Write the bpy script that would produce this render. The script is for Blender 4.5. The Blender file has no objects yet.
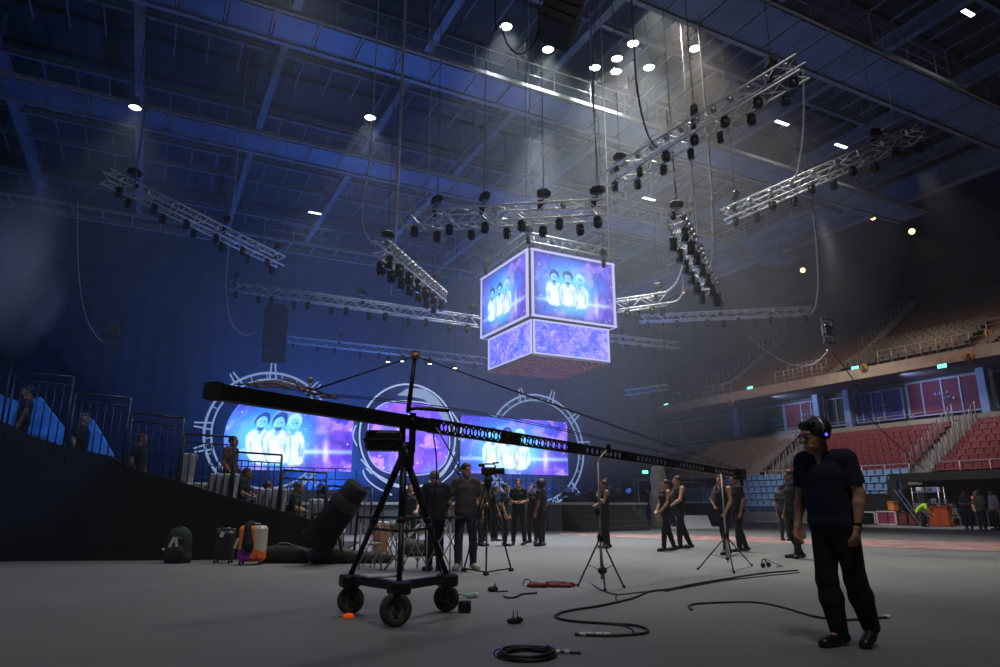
import bpy, math, random
import numpy as np
from mathutils import Vector, Matrix
random.seed(7); RNG = np.random.RandomState(5)
S = bpy.context.scene
COL = S.collection
PI = math.pi
V = Vector

# ---------------------------------------------------------------- camera, world, exposure
F, PITCH, YAW, CAMZ = 680.0, math.radians(14.15), math.radians(27.2), 1.08
cam = bpy.data.objects.new('camera', bpy.data.cameras.new('camera')); COL.objects.link(cam)
cam.location = (0, 0, CAMZ); cam.rotation_euler = (PI/2 + PITCH, 0, -YAW)
cam.data.sensor_width = 36; cam.data.lens = F/1000*36; cam.data.clip_end = 300; cam.data.clip_start = .05
S.camera = cam
S.view_settings.view_transform = 'Standard'; S.view_settings.look = 'None'
S.view_settings.gamma = 1; S.view_settings.use_curve_mapping = False
S.view_settings.exposure = 0.15
w = bpy.data.worlds.new('world'); S.world = w; w.use_nodes = True
wn = w.node_tree; wn.nodes['Background'].inputs[0].default_value = (.12, .2, .5, 1)
wn.nodes['Background'].inputs[1].default_value = 0.02
S.cycles.max_bounces = 6; S.cycles.volume_bounces = 1; S.cycles.diffuse_bounces = 3
S.cycles.volume_max_steps = 256; S.cycles.volume_step_rate = 2
S.cycles.sample_clamp_indirect = 3; S.cycles.use_light_tree = True
S.cycles.caustics_reflective = False; S.cycles.caustics_refractive = False

HAZE = .0009
vs_ = wn.nodes.new('ShaderNodeVolumePrincipled'); vs_.inputs['Density'].default_value = HAZE; vs_.inputs['Color'].default_value = (.9, .93, 1, 1)
vs_.inputs['Anisotropy'].default_value = .25
wn.links.new(vs_.outputs['Volume'], wn.nodes['World Output'].inputs['Volume'])
def lamp(kind, loc, power, color, target=None, size=.3, spot=60, blend=.5, size_y=None, name='light'):
    d = bpy.data.lights.new(name, kind); d.energy = power; d.color = color
    o = bpy.data.objects.new(name, d); COL.objects.link(o); o.location = loc
    if kind == 'SPOT': d.spot_size = math.radians(spot); d.spot_blend = blend; d.shadow_soft_size = size
    elif kind == 'POINT': d.shadow_soft_size = size
    else:
        d.size = size
        if size_y: d.shape = 'RECTANGLE'; d.size_y = size_y
    if target is not None:
        o.rotation_euler = (V(target)-V(loc)).to_track_quat('-Z', 'Y').to_euler()
    return o

BLUE = (.04, .22, 1)
lamp('AREA', (-3, 42.5, 1.0), 25, BLUE, (0, 41, 16), 8, size_y=.5, name='curtain_fill')  # added unseen strip lights that wash the curtain blue
lamp('AREA', (10, 42.5, 1.0), 2300, BLUE, (11, 42.3, 16), 12, size_y=.5, name='curtain_fill')
lamp('AREA', (24, 42.5, 1.0), 700, (.16, .25, 1), (25, 41, 16), 10, size_y=.5, name='curtain_fill')
for i, (x, y) in enumerate(((4, 27.5), (12, 27.5), (17, 28))):
    lamp('SPOT', (x, y, 1.8), 950, BLUE, (x*.95-1, 15, 19), .3, 70, .8, name='stage_blue_beam')
lamp('POINT', (-9.5, 13.5, 6), 420, (.35, .55, 1), None, .5, name='smoke_fill')  # added out of view to light the smoke
lamp('SPOT', (0.5, 11, 9.3), 1500, (.15, .4, 1), (-1.6, 17.2, 2.9), .1, 22, .5, name='cloth_panel_fill')  # added spot without a fixture, brightens the cloth panels
lamp('SPOT', (1, -3, 16.9), 2300, (1, .92, .84), (4, 8, 0), 1.6, 75, .9, name='hall_fill')  # this and the next: added front fill overhead, out of view
lamp('SPOT', (9, 4, 16.9), 1700, (1, .93, .86), (9, 12, 0), 1.6, 70, .9, name='hall_fill')
lamp('SPOT', (12, 20, 15.2), 6500, (.8, .88, 1), (12, 22, 0), .5, 62, .9, name='hall_fill'); lamp('SPOT', (2, 15, 15.2), 1500, (1, 1, .93), (1, 12, 0), .8, 60, .9, name='hall_fill')  # added spots without fixtures that brighten the floor
lamp('SPOT', (29, 21, 15.4), 8000, (1, .93, .85), (37, 21.8, 0.6), .3, 36, .8, name='stand_fill')  # added to brighten the equipment beside the stand
for y_ in (17, 30): lamp('SPOT', (31, y_, 16.5), 5200, (1, .88, .8), (43, y_, 3), .3, 62, .8, name='stand_fill')  # added spots without fixtures that brighten the seats
for y_ in (26, 37): lamp('SPOT', (44.6, y_+2, 9.3), 260, (.6, .7, 1), (48, y_, 8), .2, 140, .8, name='suite_fill')  # added light to bring out the suite windows

# ---------------------------------------------------------------- measured places (rays through the photo's points)
def ray(px, py):
    x = px-500; u = 333.5-py
    f = F*math.cos(PITCH)-u*math.sin(PITCH); up = F*math.sin(PITCH)+u*math.cos(PITCH)
    return V((f*math.sin(YAW)+x*math.cos(YAW), f*math.cos(YAW)-x*math.sin(YAW), up))
C0 = V((0, 0, CAMZ))
def onz(px, py, z=0.0): r = ray(px, py); return C0 + r*((z-CAMZ)/r.z)
def ony(px, py, y): r = ray(px, py); return C0 + r*(y/r.y)
def onx(px, py, x): r = ray(px, py); return C0 + r*(x/r.x)
def dep(px, py, d): r = ray(px, py); return C0 + r*(d/(r.x*math.sin(YAW)+r.y*math.cos(YAW)))   # at a ground distance d ahead

# ---------------------------------------------------------------- materials
MATS = {}
def mat(name, col, rough=.6, metal=0, noise=0, nscale=8, emit=None, estr=0, spec=.5, col2=None, bump=0, sheen=0):
    if name in MATS: return MATS[name]
    m = bpy.data.materials.new(name); m.use_nodes = True; nt = m.node_tree; b = nt.nodes['Principled BSDF']
    b.inputs['Base Color'].default_value = (*col, 1); b.inputs['Roughness'].default_value = rough
    b.inputs['Metallic'].default_value = metal; b.inputs['Specular IOR Level'].default_value = spec
    if noise or col2 or bump:
        tc = nt.nodes.new('ShaderNodeTexCoord'); n = nt.nodes.new('ShaderNodeTexNoise')
        n.inputs['Scale'].default_value = nscale; n.inputs['Detail'].default_value = 6
        nt.links.new(tc.outputs['Object'], n.inputs['Vector'])
        if noise or col2:
            mx = nt.nodes.new('ShaderNodeMix'); mx.data_type = 'RGBA'
            mr = nt.nodes.new('ShaderNodeMapRange'); mr.inputs[1].default_value = .35; mr.inputs[2].default_value = .65
            nt.links.new(n.outputs['Fac'], mr.inputs[0]); nt.links.new(mr.outputs[0], mx.inputs['Factor'])
            c2 = col2 if col2 else tuple(max(0, c*(1-noise)) for c in col)
            mx.inputs['A'].default_value = (*col, 1); mx.inputs['B'].default_value = (*c2, 1)
            nt.links.new(mx.outputs['Result'], b.inputs['Base Color'])
        if bump:
            bp = nt.nodes.new('ShaderNodeBump'); bp.inputs['Strength'].default_value = bump
            nt.links.new(n.outputs['Fac'], bp.inputs['Height']); nt.links.new(bp.outputs['Normal'], b.inputs['Normal'])
    if emit:
        b.inputs['Emission Color'].default_value = (*emit, 1); b.inputs['Emission Strength'].default_value = estr
    MATS[name] = m; return m
black = mat('black_metal', (.018, .018, .02), .45, .3, noise=.4)
blackm = mat('black_matte', (.012, .012, .013), .85, noise=.3, nscale=20)
alu = mat('aluminium', (.55, .56, .6), .35, .85, noise=.2, nscale=30)
steel = mat('steel_grey', (.2, .21, .24), .5, .6, noise=.3, nscale=5)
roofm = mat('roof_steel', (.22, .25, .32), .6, .1, noise=.3, nscale=3)
deckm = mat('roof_deck', (.05, .055, .07), .8, 0, noise=.45, nscale=.6)
bluelit = mat('catwalk_panel', (.12, .19, .36), .5, .1, noise=.35, nscale=.8)  # blue light from the stage mixed into the panel colour
rail = mat('rail_grey', (.5, .5, .52), .45, .4, noise=.2)
cable = mat('black_rubber', (.012, .012, .013), .5, noise=.2)
greycable = mat('grey_cable', (.7, .7, .72), .6, noise=.3)
drape = mat('black_drape', (.006, .006, .007), .95, noise=.3, nscale=3)
curtm = mat('curtain_cloth', (.045, .085, .15), .9, noise=.35, nscale=1.5)
wallm = mat('dark_wall', (.035, .033, .036), .9, noise=.3, nscale=.5)
conc = mat('tan_concrete', (.42, .36, .29), .8, noise=.25, nscale=2)
concg = mat('grey_concrete', (.26, .25, .25), .85, noise=.3, nscale=2)
tierm = mat('brown_tier', (.17, .1, .075), .85, noise=.35, nscale=1.2)
redseat = mat('red_plastic', (.17, .02, .04), .5, noise=.25, nscale=3)
blueseat = mat('blue_plastic', (.2, .37, .62), .45, noise=.2, nscale=3)
darkseat = mat('grey_plastic', (.085, .085, .09), .4, noise=.3, nscale=3)
white = mat('white_cloth', (.62, .62, .66), .8, noise=.15)
whitep = mat('white_paint', (.75, .75, .78), .5, noise=.1)
lens = mat('lens_glass', (.25, .4, .7), .1, .6)
wood = mat('drum_wood', (.5, .2, .06), .35, noise=.5, nscale=6)
orange = mat('orange_plastic', (.85, .3, .07), .5, noise=.2)
pink = mat('pink_case', (.45, .06, .14), .5, noise=.3, nscale=6)
hivis = mat('hi_vis', (.5, .9, .05), .7, noise=.1, emit=(.5, .9, .05), estr=0)
redpile = mat('red_cloth', (.2, .03, .02), .8, noise=.5, nscale=12)
skinA = mat('skin_tan', (.42, .22, .14), .55, noise=.12, nscale=20)
skinB = mat('skin_brown', (.25, .12, .075), .55, noise=.12, nscale=20)
hairm = mat('dark_hair', (.015, .011, .01), .6, noise=.4, nscale=60)
hairg = mat('grey_hair', (.2, .19, .19), .7, noise=.4, nscale=60)
def cloth(name, c, n=.25): return mat(name, c, .9, noise=n, nscale=9, bump=.25)
navy = cloth('navy_cotton', (.008, .011, .028)); bk = cloth('black_cotton', (.006, .006, .01)); charc = cloth('charcoal_cotton', (.06, .057, .065))
jean = cloth('dark_denim', (.018, .028, .06)); khaki = cloth('khaki_cotton', (.3, .25, .17)); dkgrey = cloth('dark_grey_cotton', (.05, .052, .06))
palecl = cloth('pale_cotton', (.5, .48, .55)); redcl = cloth('red_cotton', (.55, .05, .02))
shoem = mat('black_leather', (.012, .011, .012), .4, noise=.2); shoew = mat('light_canvas', (.5, .46, .42), .8, noise=.2)
def glow(name, c, s):
    return mat(name, (.02, .02, .02), .5, emit=c, estr=s)

# ---------------------------------------------------------------- mesh helper
class MB:
    def __init__(s): s.v = []; s.f = []; s.sm = []
    def add(s, vs, fs, smooth=False):
        n = len(s.v); s.v += [tuple(v) for v in vs]; s.f += [tuple(i+n for i in f) for f in fs]; s.sm += [smooth]*len(fs); return s
    def box(s, c, d, M=None, taper=1.0):
        x, y, z = (k/2 for k in d); vs = []
        for sz in (-1, 1):
            t = taper if sz > 0 else 1
            for sx, sy in ((-1, -1), (1, -1), (1, 1), (-1, 1)):
                vs.append(V((sx*x*t, sy*y*t, sz*z)))
        if M is not None: vs = [M @ v for v in vs]
        vs = [v+V(c) for v in vs]
        return s.add(vs, [(3, 2, 1, 0), (4, 5, 6, 7), (0, 1, 5, 4), (1, 2, 6, 5), (2, 3, 7, 6), (3, 0, 4, 7)])
    def rbox(s, c, d, r=.03, M=None):                    # box with chamfered vertical edges and a chamfered top and bottom
        x, y, z = d[0]/2, d[1]/2, d[2]/2; r = min(r, x*.9, y*.9, z*.9)
        def ringp(ix, z_): return [V((a, b, z_)) for a, b in ((-x+ix+r, -y+ix), (x-ix-r, -y+ix), (x-ix, -y+ix+r), (x-ix, y-ix-r), (x-ix-r, y-ix), (-x+ix+r, y-ix), (-x+ix, y-ix-r), (-x+ix, -y+ix+r))]
        rings = [ringp(r*.6, -z), ringp(0, -z+r), ringp(0, z-r), ringp(r*.6, z)]
        vs = [v for q in rings for v in q]
        if M is not None: vs = [M @ v for v in vs]
        vs = [v+V(c) for v in vs]; fs = [tuple(range(7, -1, -1)), tuple(range(24, 32))]
        for k in range(3):
            for i in range(8): j = (i+1) % 8; fs.append((k*8+i, k*8+j, k*8+8+j, k*8+8+i))
        return s.add(vs, fs)
    def bar(s, a, b, wd, h=None, up=V((0, 0, 1))):
        a = V(a); b = V(b); h = h or wd; d = b-a
        if d.length < 1e-6: return s
        z = d.normalized(); x = up.cross(z)
        if x.length < 1e-3: x = V((1, 0, 0)).cross(z)
        x.normalize(); y = z.cross(x); x = x*wd/2; y = y*h/2
        vs = [p+q for p in (a, b) for q in (-x-y, x-y, x+y, -x+y)]
        return s.add(vs, [(3, 2, 1, 0), (4, 5, 6, 7), (0, 1, 5, 4), (1, 2, 6, 5), (2, 3, 7, 6), (3, 0, 4, 7)])
    def cyl(s, a, b, r0, r1=None, n=10, cap=True):
        return s.tube([a, b], [r0, r0 if r1 is None else r1], n, cap)
    def tube(s, pts, r, n=8, cap=True, closed=False):
        pts = [V(p) for p in pts]; m = len(pts); R = r if isinstance(r, (list, tuple)) else [r]*m
        vs = []; ref = None
        for i, p in enumerate(pts):
            t = (pts[(i+1) % m]-pts[i-1]) if closed else (pts[min(i+1, m-1)]-pts[max(i-1, 0)])
            if t.length < 1e-9: t = V((0, 0, 1))
            t.normalize()
            if ref is None: ref = V((0, 0, 1)) if abs(t.z) < .9 else V((1, 0, 0))
            x = ref-t*ref.dot(t)
            if x.length < 1e-4: x = t.orthogonal()
            x.normalize(); ref = x; y = t.cross(x)
            vs += [p+(x*math.cos(2*PI*k/n)+y*math.sin(2*PI*k/n))*R[i] for k in range(n)]
        fs = []
        for i in range(m if closed else m-1):
            i2 = (i+1) % m
            for k in range(n): k2 = (k+1) % n; fs.append((i*n+k, i*n+k2, i2*n+k2, i2*n+k))
        s.add(vs, fs, True)
        if cap and not closed:
            N = len(s.v)-len(vs)
            s.f += [tuple(N+k for k in range(n-1, -1, -1)), tuple(N+(m-1)*n+k for k in range(n))]; s.sm += [False, False]
        return s
    def lathe(s, c, prof, n=20, M=None):
        vs = [V((r*math.cos(2*PI*k/n), r*math.sin(2*PI*k/n), z)) for r, z in prof for k in range(n)]
        if M is not None: vs = [M @ v for v in vs]
        vs = [v+V(c) for v in vs]; fs = []
        for i in range(len(prof)-1):
            for k in range(n): k2 = (k+1) % n; fs.append((i*n+k, i*n+k2, (i+1)*n+k2, (i+1)*n+k))
        return s.add(vs, fs, True)
    def ball(s, c, r, n=12, sc=(1, 1, 1)):
        prof = [(max(1e-4, math.sin(PI*i/8))*r, -math.cos(PI*i/8)*r) for i in range(9)]
        return s.lathe(c, prof, n, Matrix.Diagonal(V(sc)))
    def prism(s, poly, vec):
        poly = [V(p) for p in poly]; n = len(poly); vec = V(vec)
        return s.add(poly+[p+vec for p in poly], [tuple(range(n-1, -1, -1)), tuple(range(n, 2*n))]+[(i, (i+1) % n, n+(i+1) % n, n+i) for i in range(n)])
    def build(s, name, m, parent=None, loc=None, rot=None):
        me = bpy.data.meshes.new(name); me.from_pydata(s.v, [], s.f)
        if any(s.sm): me.polygons.foreach_set('use_smooth', s.sm)
        me.materials.append(m); me.update()
        o = bpy.data.objects.new(name, me); COL.objects.link(o)
        if parent is not None: o.parent = parent
        if loc is not None: o.location = loc
        if rot is not None: o.rotation_euler = rot
        return o
def centred(mb):                                          # moves a mesh helper's points so that its base centre is the origin
    a = np.array(mb.v); c = V(((a[:, 0].min()+a[:, 0].max())/2, (a[:, 1].min()+a[:, 1].max())/2, a[:, 2].min()))
    mb.v = [tuple(V(v)-c) for v in mb.v]; return c
def tag(o, label=None, cat=None, group=None, kind=None):
    if label: o['label'] = label
    if cat: o['category'] = cat
    if group: o['group'] = group
    if kind: o['kind'] = kind
    return o
def thing(name, label, cat, loc=(0, 0, 0), rz=0, group=None):
    o = bpy.data.objects.new(name, None); COL.objects.link(o); o.location = loc; o.rotation_euler = (0, 0, rz)
    o.empty_display_size = .1
    return tag(o, label, cat, group)
def single(mb, name, m, label, cat, group=None):          # a thing that is one mesh, its origin at its base
    c = centred(mb); return tag(mb.build(name, m, loc=c), label, cat, group)
def struct(mb, name, m): return tag(mb.build(name, m), kind='structure')
KIDS = {}
def copy_tree(o, parent=None):
    if o.name not in KIDS: KIDS[o.name] = [c for c in COL.objects if c.parent == o]
    c = o.copy(); COL.objects.link(c); c.parent = parent
    for ch in KIDS[o.name]: copy_tree(ch, c)
    return c
def curve(pts, n=8):                                      # Catmull-Rom
    pts = [V(p) for p in pts]; P_ = [pts[0]]+pts+[pts[-1]]; out = []
    for i in range(1, len(P_)-2):
        a, b, c, d = P_[i-1:i+3]
        for k in range(n):
            t = k/n; out.append(.5*((2*b)+(c-a)*t+(2*a-5*b+4*c-d)*t*t+(3*b-a-3*c+d)*t*t*t))
    return out+[pts[-1]]

# ================================================================ SETTING
CZ = 18.2                                                 # level of the roof beams
# floor
fm = bpy.data.materials.new('floor_rubber'); fm.use_nodes = True; nt = fm.node_tree; b = nt.nodes['Principled BSDF']
tc = nt.nodes.new('ShaderNodeTexCoord'); n1 = nt.nodes.new('ShaderNodeTexNoise'); n1.inputs['Scale'].default_value = .35; n1.inputs['Detail'].default_value = 8
n2 = nt.nodes.new('ShaderNodeTexNoise'); n2.inputs['Scale'].default_value = 60; n2.inputs['Detail'].default_value = 3
for n_ in (n1, n2): nt.links.new(tc.outputs['Object'], n_.inputs['Vector'])
ramp = nt.nodes.new('ShaderNodeValToRGB'); ramp.color_ramp.elements[0].position = .3; ramp.color_ramp.elements[0].color = (.15, .15, .155, 1)
ramp.color_ramp.elements[1].position = .7; ramp.color_ramp.elements[1].color = (.2, .2, .205, 1)
nt.links.new(n1.outputs['Fac'], ramp.inputs['Fac']); nt.links.new(ramp.outputs['Color'], b.inputs['Base Color'])
bp = nt.nodes.new('ShaderNodeBump'); bp.inputs['Strength'].default_value = .12; nt.links.new(n2.outputs['Fac'], bp.inputs['Height']); nt.links.new(bp.outputs['Normal'], b.inputs['Normal'])
b.inputs['Roughness'].default_value = .62; b.inputs['Specular IOR Level'].default_value = .4
struct(MB().box((20, 25, -.1), (84, 84, .2)), 'floor', fm)
# painted court stripe on the floor, red and pale mottled
stripe = mat('stripe_paint', (.3, .09, .085), .7, col2=(.42, .33, .32), nscale=2.5)
l0, l1, l2, l3 = onz(1010, 552), onz(560, 535), onz(560, 532.5), onz(1010, 543)
q = [V((p.x, p.y, .004)) for p in (l0, l1, l2, l3)]
struct(MB().prism(q, (0, 0, .003)), 'trim_1', stripe)
# walls and roof
struct(MB().box((20, 63, 10), (84, .4, 24)), 'wall_back', wallm)
struct(MB().box((-16, 25, 10), (.4, 84, 24)), 'wall_left', wallm)
struct(MB().box((59.5, 25, 10), (.4, 84, 24)), 'wall_right', wallm)
struct(MB().box((20, -12, 10), (84, .4, 24)), 'wall_front', wallm)
deck = MB().box((9, 25, 20.6), (50, 84, .3)); deck.box((47, 25, 22), (26, 84, .3))
for i in range(22):
    y = -4+i*3.0
    if y < 62: deck.box((9, y, 20.36), (50, .16, .2))
for i in range(34): deck.box((-15+i*1.45, 25, 20.42), (.1, 80, .1))
struct(deck, 'ceiling', deckm)
def ibeam(mb, a, b, h=.55, w_=.3):
    mb.bar(V(a)+V((0, 0, h/2)), V(b)+V((0, 0, h/2)), w_, .05); mb.bar(V(a)-V((0, 0, h/2)), V(b)-V((0, 0, h/2)), w_, .05); mb.bar(a, b, .06, h)
k = 0
for X in (-12, -7, -2, 3, 8, 13, 18, 23.9, 29, 34):      # main roof beams running towards the stage
    m = MB(); ibeam(m, (X, -8, CZ+.3), (X, 60, CZ+.3))
    for j in range(17): m.bar((X, -6+4*j, CZ+.5), (X, -6+4*j, 20.4), .1)
    k += 1; struct(m, 'trim_%d' % (k+1), roofm)
for j in range(27):                                        # cross beams
    Y = -4+2.43*j
    if any(abs(Y-c) < .9 for c in (12.3, 19.6, 27.4, 38.9)): continue
    m = MB(); ibeam(m, (-16, Y, CZ+.55), (34, Y, CZ+.55), .22, .16)
    for X in np.arange(-15.2, 34, 1.2): m.box((X, Y+1.2, CZ+.62), (.05, 2.2, .07))
    k += 1; struct(m, 'trim_%d' % (k+1), roofm)
# roof edge beam beside the right stand
m = MB(); ibeam(m, (34.3, -8, 17.2), (34.3, 60, 17.2), 1.2, .5); struct(m, 'trim_80', roofm)
# catwalks: walkway with blue-lit underside panels, bright edge and railing
def catwalk(label, a, b, width, side, sections, panels=True):
    t = thing('catwalk', label, 'catwalk', a, 0, None)
    a = V(a); b = V(b); L = (b-a).length; d = (b-a)/L; s_ = V((-d.y, d.x, 0))*side
    pn = MB(); 
    n = int(L/1.3)
    for i in range(n):
        if panels: pn.bar(d*(i+.05)*L/n+s_*width/2, d*(i+.95)*L/n+s_*width/2, width-.1, .05)
    if panels: pn.build('underside_panel', bluelit, t)
    m = MB(); m.bar(s_*width+V((0, 0, .05)), d*L+s_*width+V((0, 0, .05)), .16, .3)
    for i in range(n+1): m.bar(d*i*L/n+V((0, 0, .06)), d*i*L/n+s_*width+V((0, 0, .06)), .07, .12)
    m.build('frame', roofm, t)
    e = MB(); e.bar(V((0, 0, .1)), d*L+V((0, 0, .1)), .12, .14); e.build('edge_beam', mat('edge_grey', (.3, .3, .31), .6, noise=.3), t)
    r = MB()
    for (x0, x1) in sections:
        for z in (.62, 1.1): r.cyl(d*x0+V((0, 0, z)), d*x1+V((0, 0, z)), .022, n=5)
        for i in range(int((x1-x0)/1.6)+1): r.cyl(d*(x0+i*1.6)+V((0, 0, .1)), d*(x0+i*1.6)+V((0, 0, 1.1)), .025, n=5)
    if sections: r.build('railing', rail, t)
    return t
catwalk('ceiling catwalk with blue-lit underside at the top right, nearest the camera', (-14, 11.6, 15.5), (40, 11.6, 15.5), 1.7, 1, [(26, 50)])
catwalk('long ceiling catwalk with pale railing under the cluster of bright lamps', (-14, 18.6, 15.5), (34, 18.6, 15.5), 1.35, 1, [(17.8, 32.5)])
catwalk('ceiling catwalk with short lit railings on both sides of the screen cube', (-14, 26.2, 15.5), (34, 26.2, 15.5), 1.5, 1, [(18.6, 23), (34, 37.5)])
catwalk('farthest ceiling catwalk with short lit railing above the left trusses', (-14, 37.6, 15.5), (34, 37.6, 15.5), 1.3, 1, [(18.5, 22.2)], False)
catwalk('catwalk running towards the stage above the right truss lights', (28.7, 41, 15.5), (28.7, 20.6, 15.5), 1.5, 1, [(9, 19)])
# curtain across the end of the hall behind the stage: pleated cloth
def pleated(name, x0, x1, y, z0, z1, m, step=.28, amp=.03, kind='structure'):
    n = int((x1-x0)/step); vs = []
    for i in range(n+1):
        yy = y+amp*math.sin(i*1.9)+.04*math.sin(i*.37)
        vs += [(x0+i*step, yy, z0), (x0+i*step, yy, z1)]
    return tag(MB().add(vs, [(2*i, 2*i+2, 2*i+3, 2*i+1) for i in range(n)], True).build(name, m), kind=kind)
cu = pleated('stage_curtain', -15.5, 37.2, 44, 0, 19.6, curtm); tag(cu, 'dark blue pleated curtain hanging behind the stage screens', 'curtain', kind='thing')
cu['kind'] = 'thing'

# ---------------------------------------------------------------- right stand (runs along Y)
SY0, SY1 = 3, 62
m = MB()
BY = 25.7
m.box((37.95, (BY+SY1)/2, .3), (.1, SY1-BY, .6))
for i in range(5): x0_ = 38+.5*i; m.box(((x0_+40.8)/2, (BY+SY1)/2, .3+.23*i), (40.8-x0_, SY1-BY, .6+.46*i))
struct(m, 'trim_81', concg)
m = MB()
for i in range(9): m.box((40.6+.7*i+ (14-.7*i)/2, (SY0+SY1)/2, (2.6+.42*i)/2), (14-.7*i, SY1-SY0, 2.6+.42*i))
struct(m, 'trim_82', mat('maroon_tier', (.07, .015, .022), .8, noise=.3, nscale=2))
lowwall = MB().box((46.9, (SY0+SY1)/2, 6.35), (.16, SY1-SY0, .8)); struct(lowwall, 'trim_83', conc)
# upper stand
def UZ(i): return .375*i if i <= 6 else 2.25+.5*(i-6)
struct(MB().box((44.2, (SY0+SY1)/2, 10.05), (.35, SY1-SY0, .75)), 'trim_84', conc)
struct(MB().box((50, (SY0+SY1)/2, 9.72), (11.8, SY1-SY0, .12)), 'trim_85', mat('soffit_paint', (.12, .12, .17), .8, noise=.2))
m = MB()
for i in range(17): m.box((44.9+.75*i+(13.5-.75*i)/2, (SY0+SY1)/2, 9.9+(UZ(i)+.5)/2), (13.5-.75*i, SY1-SY0, UZ(i)+.5))
struct(m, 'trim_86', tierm)
# suites: back wall, columns, windows
struct(MB().box((48.2, (SY0+SY1)/2, 8.2), (.2, SY1-SY0, 3.1)), 'trim_87', mat('suite_wall', (.1, .11, .13), .8, noise=.2))
colm = mat('column_lit_blue', (.3, .45, .75), .6, noise=.15)  # pale blue light on the columns put into their colour
for i, y in enumerate((24.2, 33.9, 36.6, 45.1, 26.0-.4)):
    if i < 4: struct(MB().rbox((47.4, y, 8.2), (.5, .55, 3.0), .04), 'trim_%d' % (88+i), colm)
# windows: coloured glass with pale mullions and lettering
def suite_window(i, y0, y1, z0, z1, gcol, splits, rows):
    t = thing('window_%d' % i, None, None, (47.85, (y0+y1)/2, z0)); t['kind'] = 'structure'
    h = z1-z0; w2 = (y1-y0)/2
    g = mat('suite_glass_%d' % i, gcol, .7, noise=.2, nscale=2); MB().box((.05, 0, h/2), (.05, w2*2, h)).build('glass', g, t)
    f = MB(); 
    for z in (0, h): f.box((0, 0, z), (.1, w2*2+.1, .09))
    for s_ in splits: f.box((0, w2-s_*2*w2, h/2), (.1, .09, h))
    for s_ in (0, 1): f.box((0, w2-s_*2*w2, h/2), (.11, .13, h))
    f.build('frame', mat('pale_mullion', (.32, .38, .6), .5), t)
    if rows:
        lt = MB(); rr = random.Random(i)
        for (yc, zc, wd, hh) in rows:                      # two short lines of letters, too small in the photo to read
            y = yc*2*w2-w2; e = y-wd
            while y > e:
                cw = rr.uniform(.14, .24); lt.box((-.03, y-cw/2, zc*h), (.02, .045, hh)); lt.box((-.03, y-cw+.05, zc*h), (.02, .045, hh)) if rr.random() < .6 else None
                lt.box((-.03, y-cw/2, zc*h+(hh/2-.02)*rr.choice((-1, 0, 1))), (.02, cw*.85, .05)); y -= cw+.08
        lt.build('lettering', mat('letter_paint', (.3, .42, .75), .6), t)
    return t
suite_window(1, 29.9, 33.6, 7.1, 9.25, (.03, .04, .3), (.14, .36, .6), [(.72, .52, 1.5, .2), (.72, .34, 1.6, .22)])
suite_window(2, 24.7, 29.5, 7.1, 9.45, (.16, .02, .07), (.22, .5, .75), [(.62, .6, 1.0, .18), (.5, .42, .8, .2)])
suite_window(3, 40.3, 44.8, 7.1, 9.35, (.04, .12, .09), (), [(.5, .45, 1.4, .2), (.5, .28, 1.8, .2)])
suite_window(4, 36.9, 40.2, 7.1, 9.3, (.16, .04, .07), (.5, .8), [(.5, .55, 1.3, .2), (.5, .35, 1.5, .2)])
suite_window(5, 46, 56, 7.1, 9.3, (.1, .12, .2), (.3, .6), [])
suite_window(6, 34.4, 36.1, 7.1, 9.2, (.03, .035, .03), (.5,), [])
suite_window(7, 16, 23.8, 7.1, 9.4, (.02, .02, .025), (.3, .6), [])

# stairs in the stands
def aisle(y, x0, z0, x1, z1, n, wd=1.1, m=concg, idx=0):
    b_ = MB()
    for i in range(n):
        xa = x0+(x1-x0)*i/n; za = z0+(z1-z0)*(i+1)/n
        b_.box(((xa+x1)/2+.3, y, za-.35), (x1-xa+.6, wd, .7))
    return struct(b_, 'trim_%d' % idx, m)
for i, y in enumerate((25.0, 36.3, 13.5, 48)): aisle(y, 40.4, 2.7, 46.6, 6.3, 16, 1.3, concg, 100+i)
for i, (y, wd) in enumerate(((33.4, .9), (22.6, .9), (47, 1.0))): aisle(y, 49.6, 12.7, 57.2, 17.9, 26, wd, conc, 110+i); aisle(y+.3, 44.9, 10.3, 49.6, 12.7, 12, wd, concg, 113+i)
def hoops(label, y, x0, z0, x1, z1, n, h=.95, lean=.0):
    t = thing('stair_railing', label, 'railing', (x0, y, z0))
    for i in range(n):
        xa = (x1-x0)*i/n; za = (z1-z0)*i/n; wd = (x1-x0)/n*.62; dz = (z1-z0)/n*.62
        MB().tube([(xa, 0, za-.2), (xa, 0, za+h), (xa+wd, 0, za+h+dz), (xa+wd, 0, za+dz-.2)], .035, 6).build('hoop', rail, t)
    return t
hoops('silver stair railing between the two red seat blocks, nearer edge', 24.3, 40.6, 3.1, 46.4, 6.7, 8)
hoops('silver stair railing between the two red seat blocks, farther edge', 25.7, 40.6, 3.1, 46.4, 6.7, 8)
hoops('silver stair railing of the lower stairs behind the head with headphones', 36.9, 40.6, 3.1, 46.4, 6.7, 8)
hoops('silver stair railing left of the head with headphones, on red side', 35.6, 40.6, 3.1, 46.4, 6.7, 8)
hoops('tall hooped railing beside the upper stairs left of the grey seats', 34.0, 49.8, 12.9, 57, 17.8, 12, 1.0)
hoops('faint hooped railing beside the farthest upper stairs', 47.7, 46, 11.2, 57, 17.8, 15, 1.0)
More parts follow.
